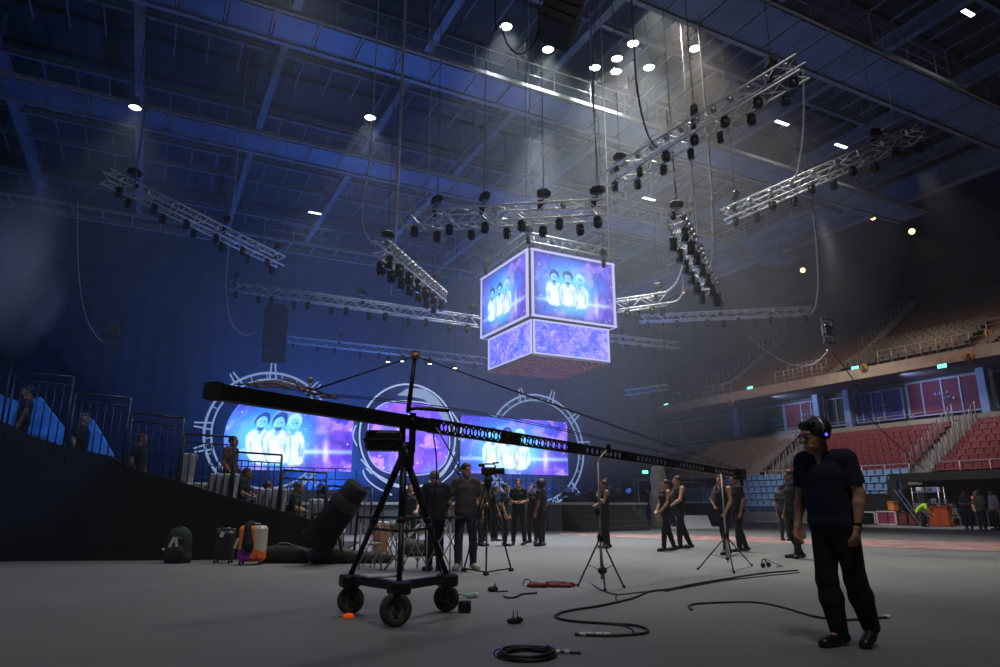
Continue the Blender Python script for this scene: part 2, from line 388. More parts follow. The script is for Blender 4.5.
def railing(label, a, b, h=1.0, gap=1.2, mid=2, r=.03, m=rail, posts='post'):
    t = thing('guard_railing', label, 'railing', a); d = V(b)-V(a); L = d.length; n = max(1, round(L/gap))
    tp = MB(); tp.cyl((0, 0, h), d+V((0, 0, h)), r, n=6)
    for k in range(mid): z = h*(k+1)/(mid+1); tp.cyl((0, 0, z), d+V((0, 0, z)), r*.6, n=5)
    tp.build('rails', m, t)
    for i in range(n+1): MB().cyl(d*i/n, d*i/n+V((0, 0, h)), r, n=6).build('post', m, t)
    return t
railing('long silver railing between the blue seats and the red seats', (40.5, 25.5, 2.62), (40.5, 44, 2.62), .85, 1.6, 0, .035)
railing('silver railing on the front edge of the red block at far right', (40.5, 10, 2.62), (40.5, 24.2, 2.62), .85, 1.6, 0, .03)
railing('thin handrail in front of the windowed suites', (46.9, 26.2, 6.75), (46.9, 44, 6.75), .45, 2.5, 0, .03)
railing('balcony railing left of the grey upper seats', (44.3, 33.5, 10.4), (44.3, 37.8, 10.4), 1.0, .9, 2)
railing('balcony railing at the far left end of the upper stand', (44.3, 42.5, 10.4), (44.3, 50, 10.4), 1.0, 1.1, 1)
railing('balcony railing in front of the grey seats beside the orange sign', (44.3, 22, 10.4), (44.3, 29, 10.4), 1.0, 1.0, 2)
railing('railing round the stair opening above the grey seats at far right', (47.5, 19, 11.7), (47.5, 23.5, 11.7), 1.0, .9, 2)
railing('railing on the landing between upper stairs and grey seats', (46.4, 34.6, 11.2), (46.4, 38.2, 11.2), 1.0, .9, 2)
# section signs: orange discs with a dark numeral-like mark
def sign(label, c, r=.3):
    t = thing('section_sign', label, 'sign', c)
    MB().lathe((0, 0, 0), [(.001, -.03), (r, -.03), (r, .03), (.001, .03)], 16, Matrix.Rotation(PI/2, 3, 'Y')).build('disc', mat('sign_orange', (.4, .2, .05), .6), t)
    MB().tube([(-.05, y*r, z*r) for y, z in ((-.3, .5), (.2, .55), (.28, .2), (-.2, -.05), (-.25, -.5), (.3, -.5))], .035, 5).build('figure', blackm, t)
sign('orange round section sign on the balcony left of the grey seats', onx(864, 368, 44.0)); sign('orange round section sign by the railing at far right', onx(969, 357, 44.0), .32)
sign('faint round section sign at the left end of the balcony', onx(731, 403, 44.0), .34)
sign('dim round section sign on the upper landing at far right', onx(988, 334, 47.3), .28)
# exit signs
gx = glow('exit_green', (.15, .95, .6), 2.2)
for i, (px, py, X, lb) in enumerate(((815, 402, 48.04, 'above the suite door over the headphones'), (733, 424, 48.04, 'at the left end of the suites'), (942, 366, 43.9, 'on the soffit at far right'), (855, 352, 44.8, 'on the balcony landing'), (750, 388, 44.6, 'on the upper stand beside the far stairs'), (666, 405, 44.6, 'at the far left end of the balcony'))):
    p = onx(px, py if i != 3 else 368, X)
    t = thing('exit_sign', 'small green glowing exit sign '+lb, 'sign', p)
    MB().box((.06, 0, 0), (.1, .62, .3)).build('housing', blackm, t); MB().box((0, 0, 0), (.03, .56, .24)).build('lit_face', gx, t)
p = ony(645, 472, 43.8); t = thing('exit_sign', 'green glowing exit sign low on the curtain right of the stage', 'sign', p)
MB().box((0, .08, 0), (.62, .16, .3)).build('housing', blackm, t); MB().box((0, -.02, 0), (.56, .03, .24)).build('lit_face', gx, t)

# seats
def seat_mesh(w_=.47, bh=.36):
    m = MB(); m.rbox((.02, 0, .42), (.42, w_, .07), .03)
    m.rbox((.2, 0, .42+bh/2), (.07, w_, bh), .05, Matrix.Rotation(.15, 3, 'Y')); m.box((.1, 0, .2), (.06, .3, .4)); return m
def seats(name, label, group, m, spots, stuff_name=None, stuff_label=None, keep=300, bh=.36):
    spots = sorted(spots, key=lambda p: (V(p)-C0).length)
    proto = seat_mesh(bh=bh).build(name, m, loc=spots[0]); tag(proto, label, 'seat', group)
    for p in spots[1:keep]:
        c = proto.copy(); COL.objects.link(c); c.location = p
    if spots[keep:]:
        b_ = MB(); sm_ = seat_mesh()
        for p in spots[keep:]: b_.add([V(v)+V(p) for v in sm_.v], sm_.f)
        tag(b_.build(stuff_name, m), stuff_label, 'seats', kind='stuff')
red = [(40.85+.7*i, y, 2.6+.42*i) for i in range(8) for y in np.arange(16.5, 35.4, .5) if not (24.1 < y < 25.9)]
seats('red_stadium_chair', 'red plastic tip-up seat in the rows of the lower right stand', 'red seats in the lower stand', redseat, red, 'red_seat_rows', 'farther rows of red plastic seats in the lower right stand')
seats('blue_stadium_chair', 'light blue plastic seat in the low rows beside the floor', 'blue seats beside the floor', blueseat,
      [(38.3+.5*i, y, .6+.46*i) for i in range(5) for y in np.arange(25.8, 41, .55)])
seats('grey_stadium_chair', 'dark grey seat in the open block on the upper stand', 'grey seats on the upper stand', darkseat,
      [(45.05+.75*i, y, 10.4+UZ(i)) for i in range(7) for y in np.arange(24.0+.1*i, 32.4, .55)], bh=.52)
tarp = mat('grey_tarpaulin', (.17, .16, .17), .8, noise=.3, nscale=2)
m = MB().prism([(40.7, 37.2, 3.1), (40.7, 46.5, 3.1), (46.6, 46.5, 6.9), (46.6, 37.2, 6.9)], (-.05, 0, .12)); single(m, 'seat_cover', tarp, 'dark grey sheet covering the seat block left of the lower stairs', 'cover')

# ================================================================ SCREENS AND STAGE
def fbm(u, v, seed, octs=5, sc=3.0):
    r = np.random.RandomState(seed); out = np.zeros_like(u); amp = 1; tot = 0
    for o in range(octs):
        n = 64; g = r.rand(n, n); f = sc*2**o
        x = (u*f) % n; y = (v*f) % n; xi = x.astype(int); yi = y.astype(int); fx = x-xi; fy = y-yi
        fx = fx*fx*(3-2*fx); fy = fy*fy*(3-2*fy); x1 = (xi+1) % n; y1 = (yi+1) % n
        out += amp*(g[xi, yi]*(1-fx)*(1-fy)+g[x1, yi]*fx*(1-fy)+g[xi, y1]*(1-fx)*fy+g[x1, y1]*fx*fy); tot += amp; amp *= .55
    return out/tot
def mixc(c, k, col): return c*(1-k[..., None])+np.array(col)*k[..., None]
def ell(u, v, cx, cy, rx, ry, soft=.15): return np.clip((1-np.sqrt(((u-cx)/rx)**2+((v-cy)/ry)**2))/soft, 0, 1)
def picture(u, v, asp, seed, figures=True, blue=0.0, glow_at=(.4, .5), fdx=0.0, fs=1.0):
    U = u*asp
    a = fbm(U, v, seed, 5, 2.2); b = fbm(U, v, seed+1, 6, 3.5); d = fbm(U+.3*a, v+.3*b, seed+2, 6, 5)
    c = np.zeros(u.shape+(3,))+np.array((.045, .02, .5))
    c = mixc(c, np.clip((a-.45)*4, 0, 1)*.8, (.2, .06, .75)); c = mixc(c, np.clip((b-.5)*4, 0, 1)*.8, (.05, .12, .8))
    c = mixc(c, np.clip((d-.54)*6, 0, 1)*.6, (.5, .25, .85)); c = mixc(c, np.clip((.4-d)*6, 0, 1)*.7, (.02, .01, .25))
    if blue:
        e = fbm(U, v, seed+5, 6, 12); c = mixc(c, np.full(u.shape, blue), (.1, .14, .75)); c = mixc(c, np.clip((a-.55)*5, 0, 1)*.5, (.35, .3, .85))
        c = mixc(c, np.clip((e-.5)*4, 0, 1)*.3, (.55, .6, 1)); c = mixc(c, np.clip((.4-e)*9, 0, 1)*np.clip((b-.5)*6, 0, 1)*.8, (.02, .03, .3))
    r = np.random.RandomState(seed+9)
    for _ in range(150 if blue else (25 if not figures else 60)):
        x, y, s_ = r.rand(), r.rand(), r.uniform(.008, .02); c = mixc(c, ell(u, v, x, y, s_/asp, s_, 1)*.9, (.7, .75, 1))
    if figures:
        gx_, gy_ = glow_at
        g = np.exp(-(((u-gx_)/.36)**2+((v-gy_)/.42)**2)*1.5); c = mixc(c, np.clip(g*1.3, 0, 1)*.95, (.02, .38, .95))
        g = np.exp(-(((u-gx_-.05)/.26)**2+((v-gy_+.12)/.3)**2)*1.7); c = mixc(c, np.clip(g, 0, 1)*(.7+.5*d), (.25, .85, 1))
        g = np.exp(-((v-.27-.04*(u-.5))/.03)**2)*np.exp(-((u-.5)/.5)**2); c = mixc(c, g*.8, (.5, .8, 1))
        g = np.exp(-((u-.78)/.022)**2)*np.exp(-((v-.28)/.16)**2); c = mixc(c, g*.8, (.75, .6, 1))
        w1 = fbm(U, v, 300, 4, 14)-.5; w2 = fbm(U, v, 301, 4, 14)-.5; u0, v0 = u, v; u = u+.035*w1/asp; v = v+.035*w2
        for k, fx, fy, hr in ((0, .25, .64, .086), (2, .57, .64, .086), (1, .42, .645, .09)):
            hr = hr*fs; fx = .42+(fx-.42)*(1 if fs == 1 else .78)+fdx; fy += (fs-1)*.12; ax = hr/asp; bw = ax*1.75
            sq = ((np.abs(u-fx)/bw)**3+(np.abs(v-(fy-.27*fs))/(.2*fs))**3)**(1/3); bd = np.clip((1-sq)/.12, 0, 1)
            c = mixc(c, np.clip((1.1-sq)/.12, 0, 1)*(k == 1)*.75, (.03, .25, .6))
            tx = .75+.5*(fbm(U, v, 80+k, 4, 9)-.5)*2
            c = c*(1-bd[..., None])+np.stack([.72*tx, .95*np.minimum(1, tx*1.05), 1.0*np.ones_like(tx)], -1)*bd[..., None]
            c = mixc(c, ell(u, v, fx, fy-.33*fs, ax*1.0, .12, .6)*.8, (.95, 1, 1)); c = mixc(c, ell(u, v, fx, fy-.11*fs, ax*.42, .06, .4)*.9, (.1, .4, .75))
            for sx in (-1, 1): c = mixc(c, ell(u, v, fx+sx*ax*1.05, fy-.28*fs, ax*.16, .14, .7)*.8, (.05, .3, .65))
            c = mixc(c, ell(u, v, fx+ax*.45, fy-.25*fs, ax*.12, .14, .8)*.6, (.1, .4, .8))
            c = mixc(c, ell(u, v, fx, fy+.02, ax*1.02, hr*1.25, .14), (.02, .05, .28) if k != 2 else (.3, .62, .85))
            c = mixc(c, ell(u, v, fx, fy-.025, ax*.8, hr*1.0, .15), (.14, .5, .85)); c = mixc(c, ell(u, v, fx, fy-.075*fs, ax*.5, hr*.36, .3)*(.9 if k < 2 else .3), (.02, .08, .35))
            for sx in (-1, 1): c = mixc(c, ell(u, v, fx+sx*ax*.34, fy+.0, ax*.24, hr*.13, .5)*.8, (.01, .05, .3))
            c = mixc(c, ell(u, v, fx, fy-.05*fs, ax*.26, hr*.07, .6)*.8, (.7, .9, 1)); c = mixc(c, ell(u, v, fx-ax*.45, fy, ax*.25, hr*.7, .9)*.5, (.5, .85, 1))
    return np.clip(c, 0, 1)
def screen_mat(name, strength):
    m = bpy.data.materials.new(name); m.use_nodes = True; nt = m.node_tree; b = nt.nodes['Principled BSDF']
    at = nt.nodes.new('ShaderNodeAttribute'); at.attribute_name = 'picture'
    nt.links.new(at.outputs['Color'], b.inputs['Emission Color']); b.inputs['Emission Strength'].default_value = strength
    b.inputs['Base Color'].default_value = (.01, .01, .012, 1); b.inputs['Roughness'].default_value = .5; return m
LED = screen_mat('led_picture', 1.5); LEDC = screen_mat('led_picture_cube', 1.25)
def screen_mesh(name, P, fn, nu, nv, m, parent=None):
    """P(u,v)->xyz arrays; fn(u,v)->rgb"""
    u, v = np.meshgrid(np.linspace(0, 1, nu), np.linspace(0, 1, nv), indexing='ij')
    xyz = np.stack(P(u, v), -1).reshape(-1, 3); rgb = fn(u, v).reshape(-1, 3)
    i, j = np.meshgrid(np.arange(nu-1), np.arange(nv-1), indexing='ij'); a = (i*nv+j).ravel()
    fs = np.stack([a, a+nv, a+nv+1, a+1], 1)
    me = bpy.data.meshes.new(name); me.from_pydata(xyz.tolist(), [], fs.tolist()); me.materials.append(m)
    at = me.color_attributes.new('picture', 'FLOAT_COLOR', 'POINT'); at.data.foreach_set('color', np.hstack([rgb, np.ones((len(rgb), 1))]).ravel().astype(np.float32))
    o = bpy.data.objects.new(name, me); COL.objects.link(o)
    if parent is not None: o.parent = parent
    return o
def rect_screen(parent, origin, du, dv, fn, n, name='picture_panel', m=LED):
    o_, du, dv = V(origin), V(du), V(dv)
    P = lambda u, v: tuple(o_[k]+du[k]*u+dv[k]*v for k in range(3))
    return screen_mesh(name, P, fn, n, max(2, int(n*dv.length/du.length)), m, parent)
def border(parent, o_, du, dv, w_, m, name='lit_border', th=.06, nrm=None):
    o_, du, dv = V(o_), V(du), V(dv); a = du.normalized()*w_/2; b = dv.normalized()*w_/2; mb = MB(); up = du.cross(dv).normalized()
    for p, q in ((o_-a-b*0, o_+du+a), (o_+dv-a, o_+du+dv+a)): mb.bar(p, q, w_, th, up=up.cross(du).normalized() if False else dv.normalized())
    for p, q in ((o_, o_+dv), (o_+du, o_+du+dv)): mb.bar(p, q, w_, th, up=du.normalized())
    return mb.build(name, m, parent)

# stage deck and stairs
SZ = 1.17
st = thing('stage', 'long dark stage platform under the big screens', 'stage', (8, 26, 0))
MB().box((2.5, 4, SZ/2-.04), (21, 8, SZ-.08)).build('platform', mat('stage_skirt', (.12, .13, .16), .9, noise=.25, nscale=2), st)
MB().box((2.5, 3.98, SZ-.04), (21.06, 8.1, .08)).build('deck', mat('stage_deck', (.25, .27, .33), .5, noise=.2), st)
m = MB(); m.box((2.5, -.07, SZ-.03), (21.1, .05, .1)); m.build('edge_trim', mat('pale_trim', (.5, .52, .6), .5), st)
m = MB()
for x in np.arange(-7, 13, 1.22): m.box((x, -.02, .55), (.03, .03, 1.05))
m.build('skirt_seam', blackm, st)
t = thing('stage_stairs', 'dark wooden stairs leading up to the right end of the stage', 'stairs', (18.2, 24.4, 0))
for i in range(5):
    MB().box((0, .15+.3*i+(.75-.15*i), (.21*(i+1))/2), (3.6, 1.5-.3*i, .21*(i+1))).build('step', mat('stair_black', (.03, .03, .035), .7), t)
    MB().box((0, .02+.3*i, .21*(i+1)+.005), (3.6, .06, .02)).build('nosing', mat('stair_edge', (.1, .1, .12), .6), t)

SYD = 30.0
def sy(px, py, y=SYD): return ony(px, py, y)
# left screen: left end rounded
a, b_ = sy(351, 472), sy(351, 405); lx, rx_ = sy(222, 471).x, a.x; z0, z1 = a.z, b_.z
t = thing('led_screen', 'left stage screen with three figures, its left end rounded', 'screen', ((lx+rx_)/2, SYD, z0), 0, 'flat stage screens')
def PL(u, v):
    le = lx-.05+.7*np.maximum(0, (np.abs(v-.45)/.55))**2.2; x = le+(rx_-le)*u
    return (x-(lx+rx_)/2, 0*u, (z1-z0)*v)
screen_mesh('picture_panel', PL, lambda u, v: picture(u, v, 1.9, 3, glow_at=(.33, .5), fdx=-.03, fs=1.3), 200, 104, LED, t)
MB().box((.5, .16, (z1-z0)/2), (rx_-lx-1.1, .25, z1-z0-.05)).build('housing', blackm, t)
a, b_ = sy(460, 473), sy(567, 422.5); t = thing('led_screen', 'right stage screen with three figures inside the ring truss', 'screen', ((a.x+b_.x)/2, SYD, a.z), 0, 'flat stage screens')
w2 = (b_.x-a.x)/2; hh = b_.z+.03-a.z
rect_screen(t, (-w2, 0, 0), (w2*2, 0, 0), (0, 0, hh), lambda u, v: picture(u, v, 2.0, 3, glow_at=(.42, .5), fs=1.3), 200)
MB().box((0, .16, hh/2), (w2*2+.04, .25, hh+.04)).build('housing', blackm, t)
for lo, hi in ((0, 1),):
    m = MB()
    for x in np.arange(-w2, w2+.1, w2/4): m.bar((x, .35, -1.2), (x, .35, hh), .05)
    for z in (-.9, -.3): m.bar((-w2, .35, z), (w2, .35, z), .05)
    m.build('support_frame', steel, t)
# helmet screen in the middle
def outline(pts, y, name, m, parent, r=.05, closed=False, base=None):
    P3 = [ony(px, py, y) for px, py in pts]
    if base is not None: P3 = [p-V(base) for p in P3]
    P3 = P3 if closed else curve(P3, 6)
    return MB().tube(P3, r, 6, closed=closed).build(name, m, parent)
hel = thing('astronaut_helmet', 'giant outlined space helmet with a glowing nebula visor', 'stage set piece', tuple(sy(407, 500)))
hb = hel.location
hl = glow('helmet_line', (.5, .65, 1), .75)
vc, vr = sy(409, 438), None; vL, vR, vT, vB = sy(369, 440).x, sy(448, 440).x, sy(410, 403).z, sy(405, 473).z
cx_, cz_, ax_, az_ = (vL+vR)/2, (vT+vB)/2, (vR-vL)/2, (vT-vB)/2
def PV(u, v):
    X = 2*u-1; Y = 2*v-1; k = 1/np.maximum(1e-6, (np.abs(X)**3.2+np.abs(Y)**3.2)**(1/3.2)); mxy = np.maximum(np.abs(X), np.abs(Y)); s_ = np.where(mxy > 0, mxy*k, 0)
    return (cx_-hb.x+ax_*X*s_, 0*u-.25*(1-X*X*.9)*(1-Y*Y*.9), cz_-hb.z+az_*Y*s_)
def visor(u, v):
    c = picture(u, v, 1.2, 21, figures=False); e = np.clip(1.6*(1-v), 0, 1); return np.clip(c*1.25+np.array((.06, .03, .12)), 0, 1)
screen_mesh('visor', PV, visor, 110, 100, LED, hel)
sh = []
for k in range(48):
    a_ = 2*PI*k/48; sh.append(V((cx_-hb.x+1.22*ax_*math.cos(a_)*1.0, .15, cz_-hb.z+.1+1.5*az_*math.sin(a_)*(1.0 if math.sin(a_) > 0 else .98))))
MB().prism(sh, (0, .3, 0)).build('shell', mat('helmet_blue', (.03, .11, .36), .5, noise=.2), hel)
MB().tube([p-V((0, .05, 0)) for p in sh], .04, 6, closed=True).build('shell_outline', hl, hel)
MB().prism([ony(px, py, 29.85)-hb for px, py in ((397, 395), (408, 388), (425, 389), (437, 398), (446, 410), (452, 426), (444, 420), (436, 408), (424, 399), (410, 396))], (0, .06, 0)).build('highlight', glow('helmet_shine', (.4, .55, .9), .55), hel)
vo = []
for k in range(48):
    a_ = 2*PI*k/48; c_, s_ = math.cos(a_), math.sin(a_); vo.append(V((cx_-hb.x+1.04*ax_*math.copysign(abs(c_)**.7, c_), -.02, cz_-hb.z+1.05*az_*math.copysign(abs(s_)**.7, s_))))
MB().tube(vo, .03, 6, closed=True).build('visor_rim', hl, hel)
for pts in (((361, 459), (367, 466), (378, 475), (395, 484), (410, 487)), ((363, 470), (366, 478), (376, 487), (392, 495)), ((356, 425), (353, 436), (357, 446)), ((366, 468), (372, 474)),
            ((455, 452), (449, 465), (442, 475), (430, 482)), ((458, 462), (452, 473), (440, 484)), ((456, 418), (461, 428), (459, 440)), ((452, 412), (457, 420))):
    outline(pts, 29.8, 'neck_line', hl, hel, .032, base=hb)
for pts in (((350, 482), (344, 491), (338, 500)), ((456, 478), (462, 490), (468, 500))):
    outline(pts, 29.9, 'shoulder_strip', hl, hel, .11, base=hb)

# ring trusses round the outer screens
def ring_truss(label, c, R0, ticks, pa=(0, 2*PI)):
    t = thing('ring_truss', label, 'truss', (c.x, c.y, c.z-R0-.2))
    z0 = R0+.2; n = 72
    rg = glow('ring_tube', (.35, .5, .9), .5)  # emission stands in for light falling on the tubes
    for rr, w_ in ((R0, .05), (R0-.28, .04)):
        MB().tube([(rr*math.cos(2*PI*k/n), 0, z0+rr*math.sin(2*PI*k/n)) for k in range(n)], w_, 6, closed=True).build('ring_tube', rg, t)
    m = MB()
    for k in range(24):
        a_ = 2*PI*(k+.5)/24; m.cyl((R0*math.cos(a_), 0, z0+R0*math.sin(a_)), ((R0-.28)*math.cos(a_), 0, z0+(R0-.28)*math.sin(a_)), .02, n=5)
    m.build('brace', rg, t)
    for dg in ticks:
        m = MB(); 
        for d2 in (-3.5, 3.5):
            a_ = math.radians(dg+d2); m.cyl(((R0-.3)*math.cos(a_), -.06, z0+(R0-.3)*math.sin(a_)), ((R0+.42)*math.cos(a_-math.radians(d2*.6)), -.06, z0+(R0+.42)*math.sin(a_-math.radians(d2*.6))), .035, n=5)
        m.build('fin', rg, t)
    m = MB()
    for x in np.arange(-1.6, 1.7, .8): m.bar((x, .5, .3), (x, .5, z0+math.sqrt(max(.1, R0*R0-x*x))-.3), .05)
    for z in (z0+R0*.55, z0+R0*.8, z0-R0*.6, z0-R0*.85): q_ = math.sqrt(R0*R0-(z-z0)**2)-.1; m.bar((-q_, .5, z), (q_, .5, z), .04)
    for s_ in (-1, 1): m.bar((s_*.8, .5, z0+R0*.5), (s_*-.0, .5, z0+R0*.95), .03); m.bar((0, .5, .3), (s_*1.6, .5, z0-R0*.5), .03)
    m.build('scaffold', steel, t); return t
ring_truss('pale ring truss with fins around the right stage screen', ony(537, 450, 30.5), 2.85, (150, 108, 72, 38, 8, -42, -68, 186, 215))
ring_truss('pale ring truss with fins around the left stage screen', ony(270, 433, 30.5), 2.6, (196, 176, 126, 92, 50, 28, -10, -45, 228))
# backing structure, riser and small stage gear
t = thing('stage_riser', 'low riser with grey frame behind the performers left of the helmet', 'riser', (4.5, 28.6, SZ))
MB().box((0, 0, .25), (7.5, 1.5, .5)).build('platform', mat('riser_grey', (.16, .18, .24), .7), t)
m = MB()
for x in np.arange(-3.6, 3.7, .9): m.bar((x, .6, .5), (x, .6, 1.4), .04)
for z in (.95, 1.4): m.bar((-3.6, .6, z), (3.6, .6, z), .04)
m.build('frame', steel, t)

def floor_light():
    t = thing('floor_moving_light', 'black moving light standing on the right part of the stage', 'stage light', (0, 0, 0), 0, 'moving lights standing on the stage')
    MB().rbox((0, 0, .1), (.4, .32, .2), .04).build('base', black, t)
    m = MB(); m.box((-.2, 0, .4), (.05, .14, .42)); m.box((.2, 0, .4), (.05, .14, .42)); m.box((0, 0, .21), (.45, .14, .05)); m.build('yoke', black, t)
    h_ = MB().lathe((0, 0, .48), [(.001, -.2), (.11, -.2), (.15, -.05), (.16, .2), (.15, .24)], 14, Matrix.Rotation(1.1, 3, 'X')).build('head', black, t)
    MB().lathe((0, 0, .48), [(.001, .22), (.14, .22)], 14, Matrix.Rotation(1.1, 3, 'X')).build('lens', lens, h_); return t
fl = floor_light()
for i, px in enumerate((567, 573, 590, 630, 645, 300, 322, 356)):
    o = fl if i == 0 else copy_tree(fl); p = ony(px, 503, 27.3+.5*(i % 3)); o.location = (p.x, p.y, SZ+.005); o.rotation_euler = (0, 0, random.uniform(-1, 1))
    if i >= 5: o['label'] = 'black moving light standing on the left part of the stage'; o['group'] = 'moving lights on the left part of the stage'
# drum kit, monitor and mic stands on the right end of the stage
t = thing('drum_kit', 'dark drum kit on the right end of the stage', 'drum kit', tuple(ony(608, 503, 28.5)*1)); t.location.z = SZ
for x, y, z, r, h in ((0, 0, .3, .3, .4), (-.45, -.1, .6, .17, .22), (.1, -.15, .75, .15, .2), (.55, -.2, .55, .2, .35)):
    MB().lathe((x, y, z), [(.001, -h/2), (r, -h/2), (r, h/2), (.001, h/2)], 16, Matrix.Rotation(.3 if z > .4 else PI/2, 3, 'X')).build('drum', steel, t)
for x in (-.8, .85): m = MB(); m.cyl((x, .1, 0), (x, .1, 1.2), .02); m.lathe((x, .1, 1.2), [(.001, 0), (.26, -.02)], 16); m.build('cymbal', steel, t)
MB().rbox((0, .8, .3), (1.6, .5, .6), .05).build('riser_box', blackm, t)
t = thing('speaker_column', 'tall slim black speaker leaning on the stage right of the drum kit', 'speaker', tuple(ony(633, 502, 28))); t.location.z = SZ
MB().rbox((0, 0, .7), (.25, .3, 1.3), .03, None).build('cabinet', blackm, t); MB().box((0, -.16, .7), (.2, .02, 1.2)).build('grille', steel, t); MB().cyl((0, 0, 0), (0, 0, .1), .25).build('base', black, t)
t = thing('cream_column', 'cream coloured rolled scenery column behind the embracing couple', 'column', tuple(onz(661, 528, 0)))
MB().lathe((0, 0, 0), [(.35, 0), (.5, .1), (.42, .8), (.5, 1.2), (.36, 1.9), (.4, 2.4), (.3, 2.9), (.02, 3)], 18).build('column', mat('cream_paint', (.75, .62, .42), .7, noise=.3, nscale=3), t)
for o_ in COL.objects:
    if o_.name == 'column': o_.name = 'shaft'

# ---------------------------------------------------------------- hanging screen cube
cn = V((11.93, 20.85, 0)); UW, LZ0, LZ1, UZ0 = 3.95, 6.45, 7.8, 7.8
UZ1 = 10.48; LW = 3.45
lil = glow('lilac_border', (.55, .55, 1), .8)
t = thing('screen_cube', 'big hanging cube of glowing screens over the hall', 'screen cube', (cn.x+UW/2, cn.y+UW/2, LZ0))
B = V((-UW/2, -UW/2, -LZ0)); DY = 4.1
def pf(u, v): return np.clip(picture(u, v, 1.35, 3, glow_at=(.42, .5))*(1-.6*np.clip(np.maximum(np.abs(u-.5), np.abs(v-.5))*2-.86, 0, 1)[..., None]/.14), 0, 1)
pu = lambda u, v: np.clip(picture(u, v, 1.9, 41, figures=False, blue=.55)*1.15, 0, 1)
x0 = cn.x-t.location.x; y0 = cn.y-t.location.y
def face(o_, du, dv, fn, inset, n, nm):
    o_, du, dv = V(o_), V(du), V(dv); a = du.normalized()*inset; b = dv.normalized()*inset
    rect_screen(t, o_+a+b, du-2*a, dv-2*b, fn, n, nm, LEDC); border(t, o_+a/2+b/2, du-a, dv-b, inset, lil)
zU, hU, zL, hL = UZ0-LZ0, UZ1-UZ0, 0.0, LZ1-LZ0
UW2 = 3.9
face((x0+.1, y0, zU), (UW2-.1, 0, 0), (0, 0, hU), pf, .1, 170, 'front_screen')
face((x0, y0+DY, zU), (0, -DY+.1, 0), (0, 0, hU), pf, .1, 170, 'side_screen')
face((x0+UW2, y0, zU), (0, DY, 0), (0, 0, hU), pf, .13, 60, 'far_screen')
face((x0+UW2, y0+DY, zU), (-UW2, 0, 0), (0, 0, hU), pf, .13, 60, 'far_screen')
I_ = .24
face((x0+I_+.05, y0+I_, zL), (UW2-2*I_, 0, 0), (0, 0, hL-.02), pu, .07, 150, 'lower_front_screen')
face((x0+I_, y0+DY-I_, zL), (0, -DY+2*I_+.05, 0), (0, 0, hL-.02), pu, .07, 150, 'lower_side_screen')
m = MB(); m.box((x0+UW2/2, y0+DY/2, zU+hU/2), (UW2-.12, DY-.12, hU-.04)); m.box((x0+UW2/2, y0+DY/2, zL+hL/2+.1), (UW2-2*I_-.1, DY-2*I_-.1, hL-.1)); m.build('core', blackm, t)
for xx in (.1, UW2-.1):
    for yy in (.1, DY-.1): MB().cyl((x0+xx, y0+yy, zU+hU+.1), (x0+xx, y0+yy, 20.44-LZ0), .014, n=4).build('chain', steel, t)
# perforated underside: lattice with reddish nodes
m = MB(); r_ = MB(); nX = 12
for i in range(nX+1):
    x = x0+I_+(UW2-2*I_)*i/nX; m.bar((x, y0+I_, -.03), (x, y0+DY-I_, -.03), .05, .08)
    y = y0+I_+(DY-2*I_)*i/nX; m.bar((x0+I_, y, -.03), (x0+UW2-I_, y, -.03), .05, .08)
for i in range(nX):
    for j in range(nX): r_.box((x0+I_+(UW2-2*I_)*(i+.5)/nX, y0+I_+(DY-2*I_)*(j+.5)/nX, -.06), (.05, .05, .16))
m.build('underside_lattice', mat('lattice_dark', (.12, .12, .15), .6), t); tag(r_.build('underside_nodes', glow('red_node', (1, .2, .2), .12), t), kind='stuff')
m = MB()
for z in (0, .35):
    for (a, b_) in (((x0-.2, y0-.2), (x0+UW2+.2, y0-.2)), ((x0-.2, y0-.2), (x0-.2, y0+DY+.2)), ((x0+UW2+.2, y0-.2), (x0+UW2+.2, y0+DY+.2)), ((x0-.2, y0+DY+.2), (x0+UW2+.2, y0+DY+.2))):
        m.cyl((*a, zU+hU+.12+z), (*b_, zU+hU+.12+z), .06, n=6)
        if z == 0:
            L = (V(b_)-V(a)).length; n = int(L/.35)
            for k in range(n): p = V(a)+(V(b_)-V(a))*k/n; q = V(a)+(V(b_)-V(a))*(k+1)/n; m.cyl((*p, zU+hU+.12+(.35 if k % 2 else 0)), (*q, zU+hU+.12+(0 if k % 2 else .35)), .03, n=4)
m.build('top_truss', steel, t)
m = MB()
for k in range(6): m.cyl((x0+.3+k*.65, y0+.15, zU+hU+.05), (x0+.35+k*.65, y0+.2, zU+hU+.62), .05, n=5)
m.build('cable_bundle', black, t)

# ================================================================ TRUSSES, LIGHTS, HOISTS
tru = mat('truss_aluminium', (.75, .77, .82), .4, .25, noise=.15, nscale=10)
def moving_light():
    t = thing('moving_light', 'black moving light', 'stage light', (0, 0, 0))
    m = MB(); m.rbox((0, 0, -.09), (.3, .24, .14), .03); m.cyl((0, 0, 0), (0, 0, .07), .04); m.build('base', black, t)
    y = MB(); y.box((-.17, 0, -.3), (.04, .12, .32)); y.box((.17, 0, -.3), (.04, .12, .32)); y.box((0, 0, -.17), (.36, .12, .04)); y.build('yoke', black, t)
    h = MB().lathe((0, 0, -.36), [(.001, .2), (.09, .19), (.13, .06), (.14, -.16), (.125, -.2)], 12, Matrix.Rotation(.25, 3, 'X')).build('head', black, t)
    MB().lathe((0, 0, -.36), [(.001, -.17), (.125, -.19)], 12, Matrix.Rotation(.25, 3, 'X')).build('lens', lens, h); return t
ML = moving_light(); ML_used = [False]
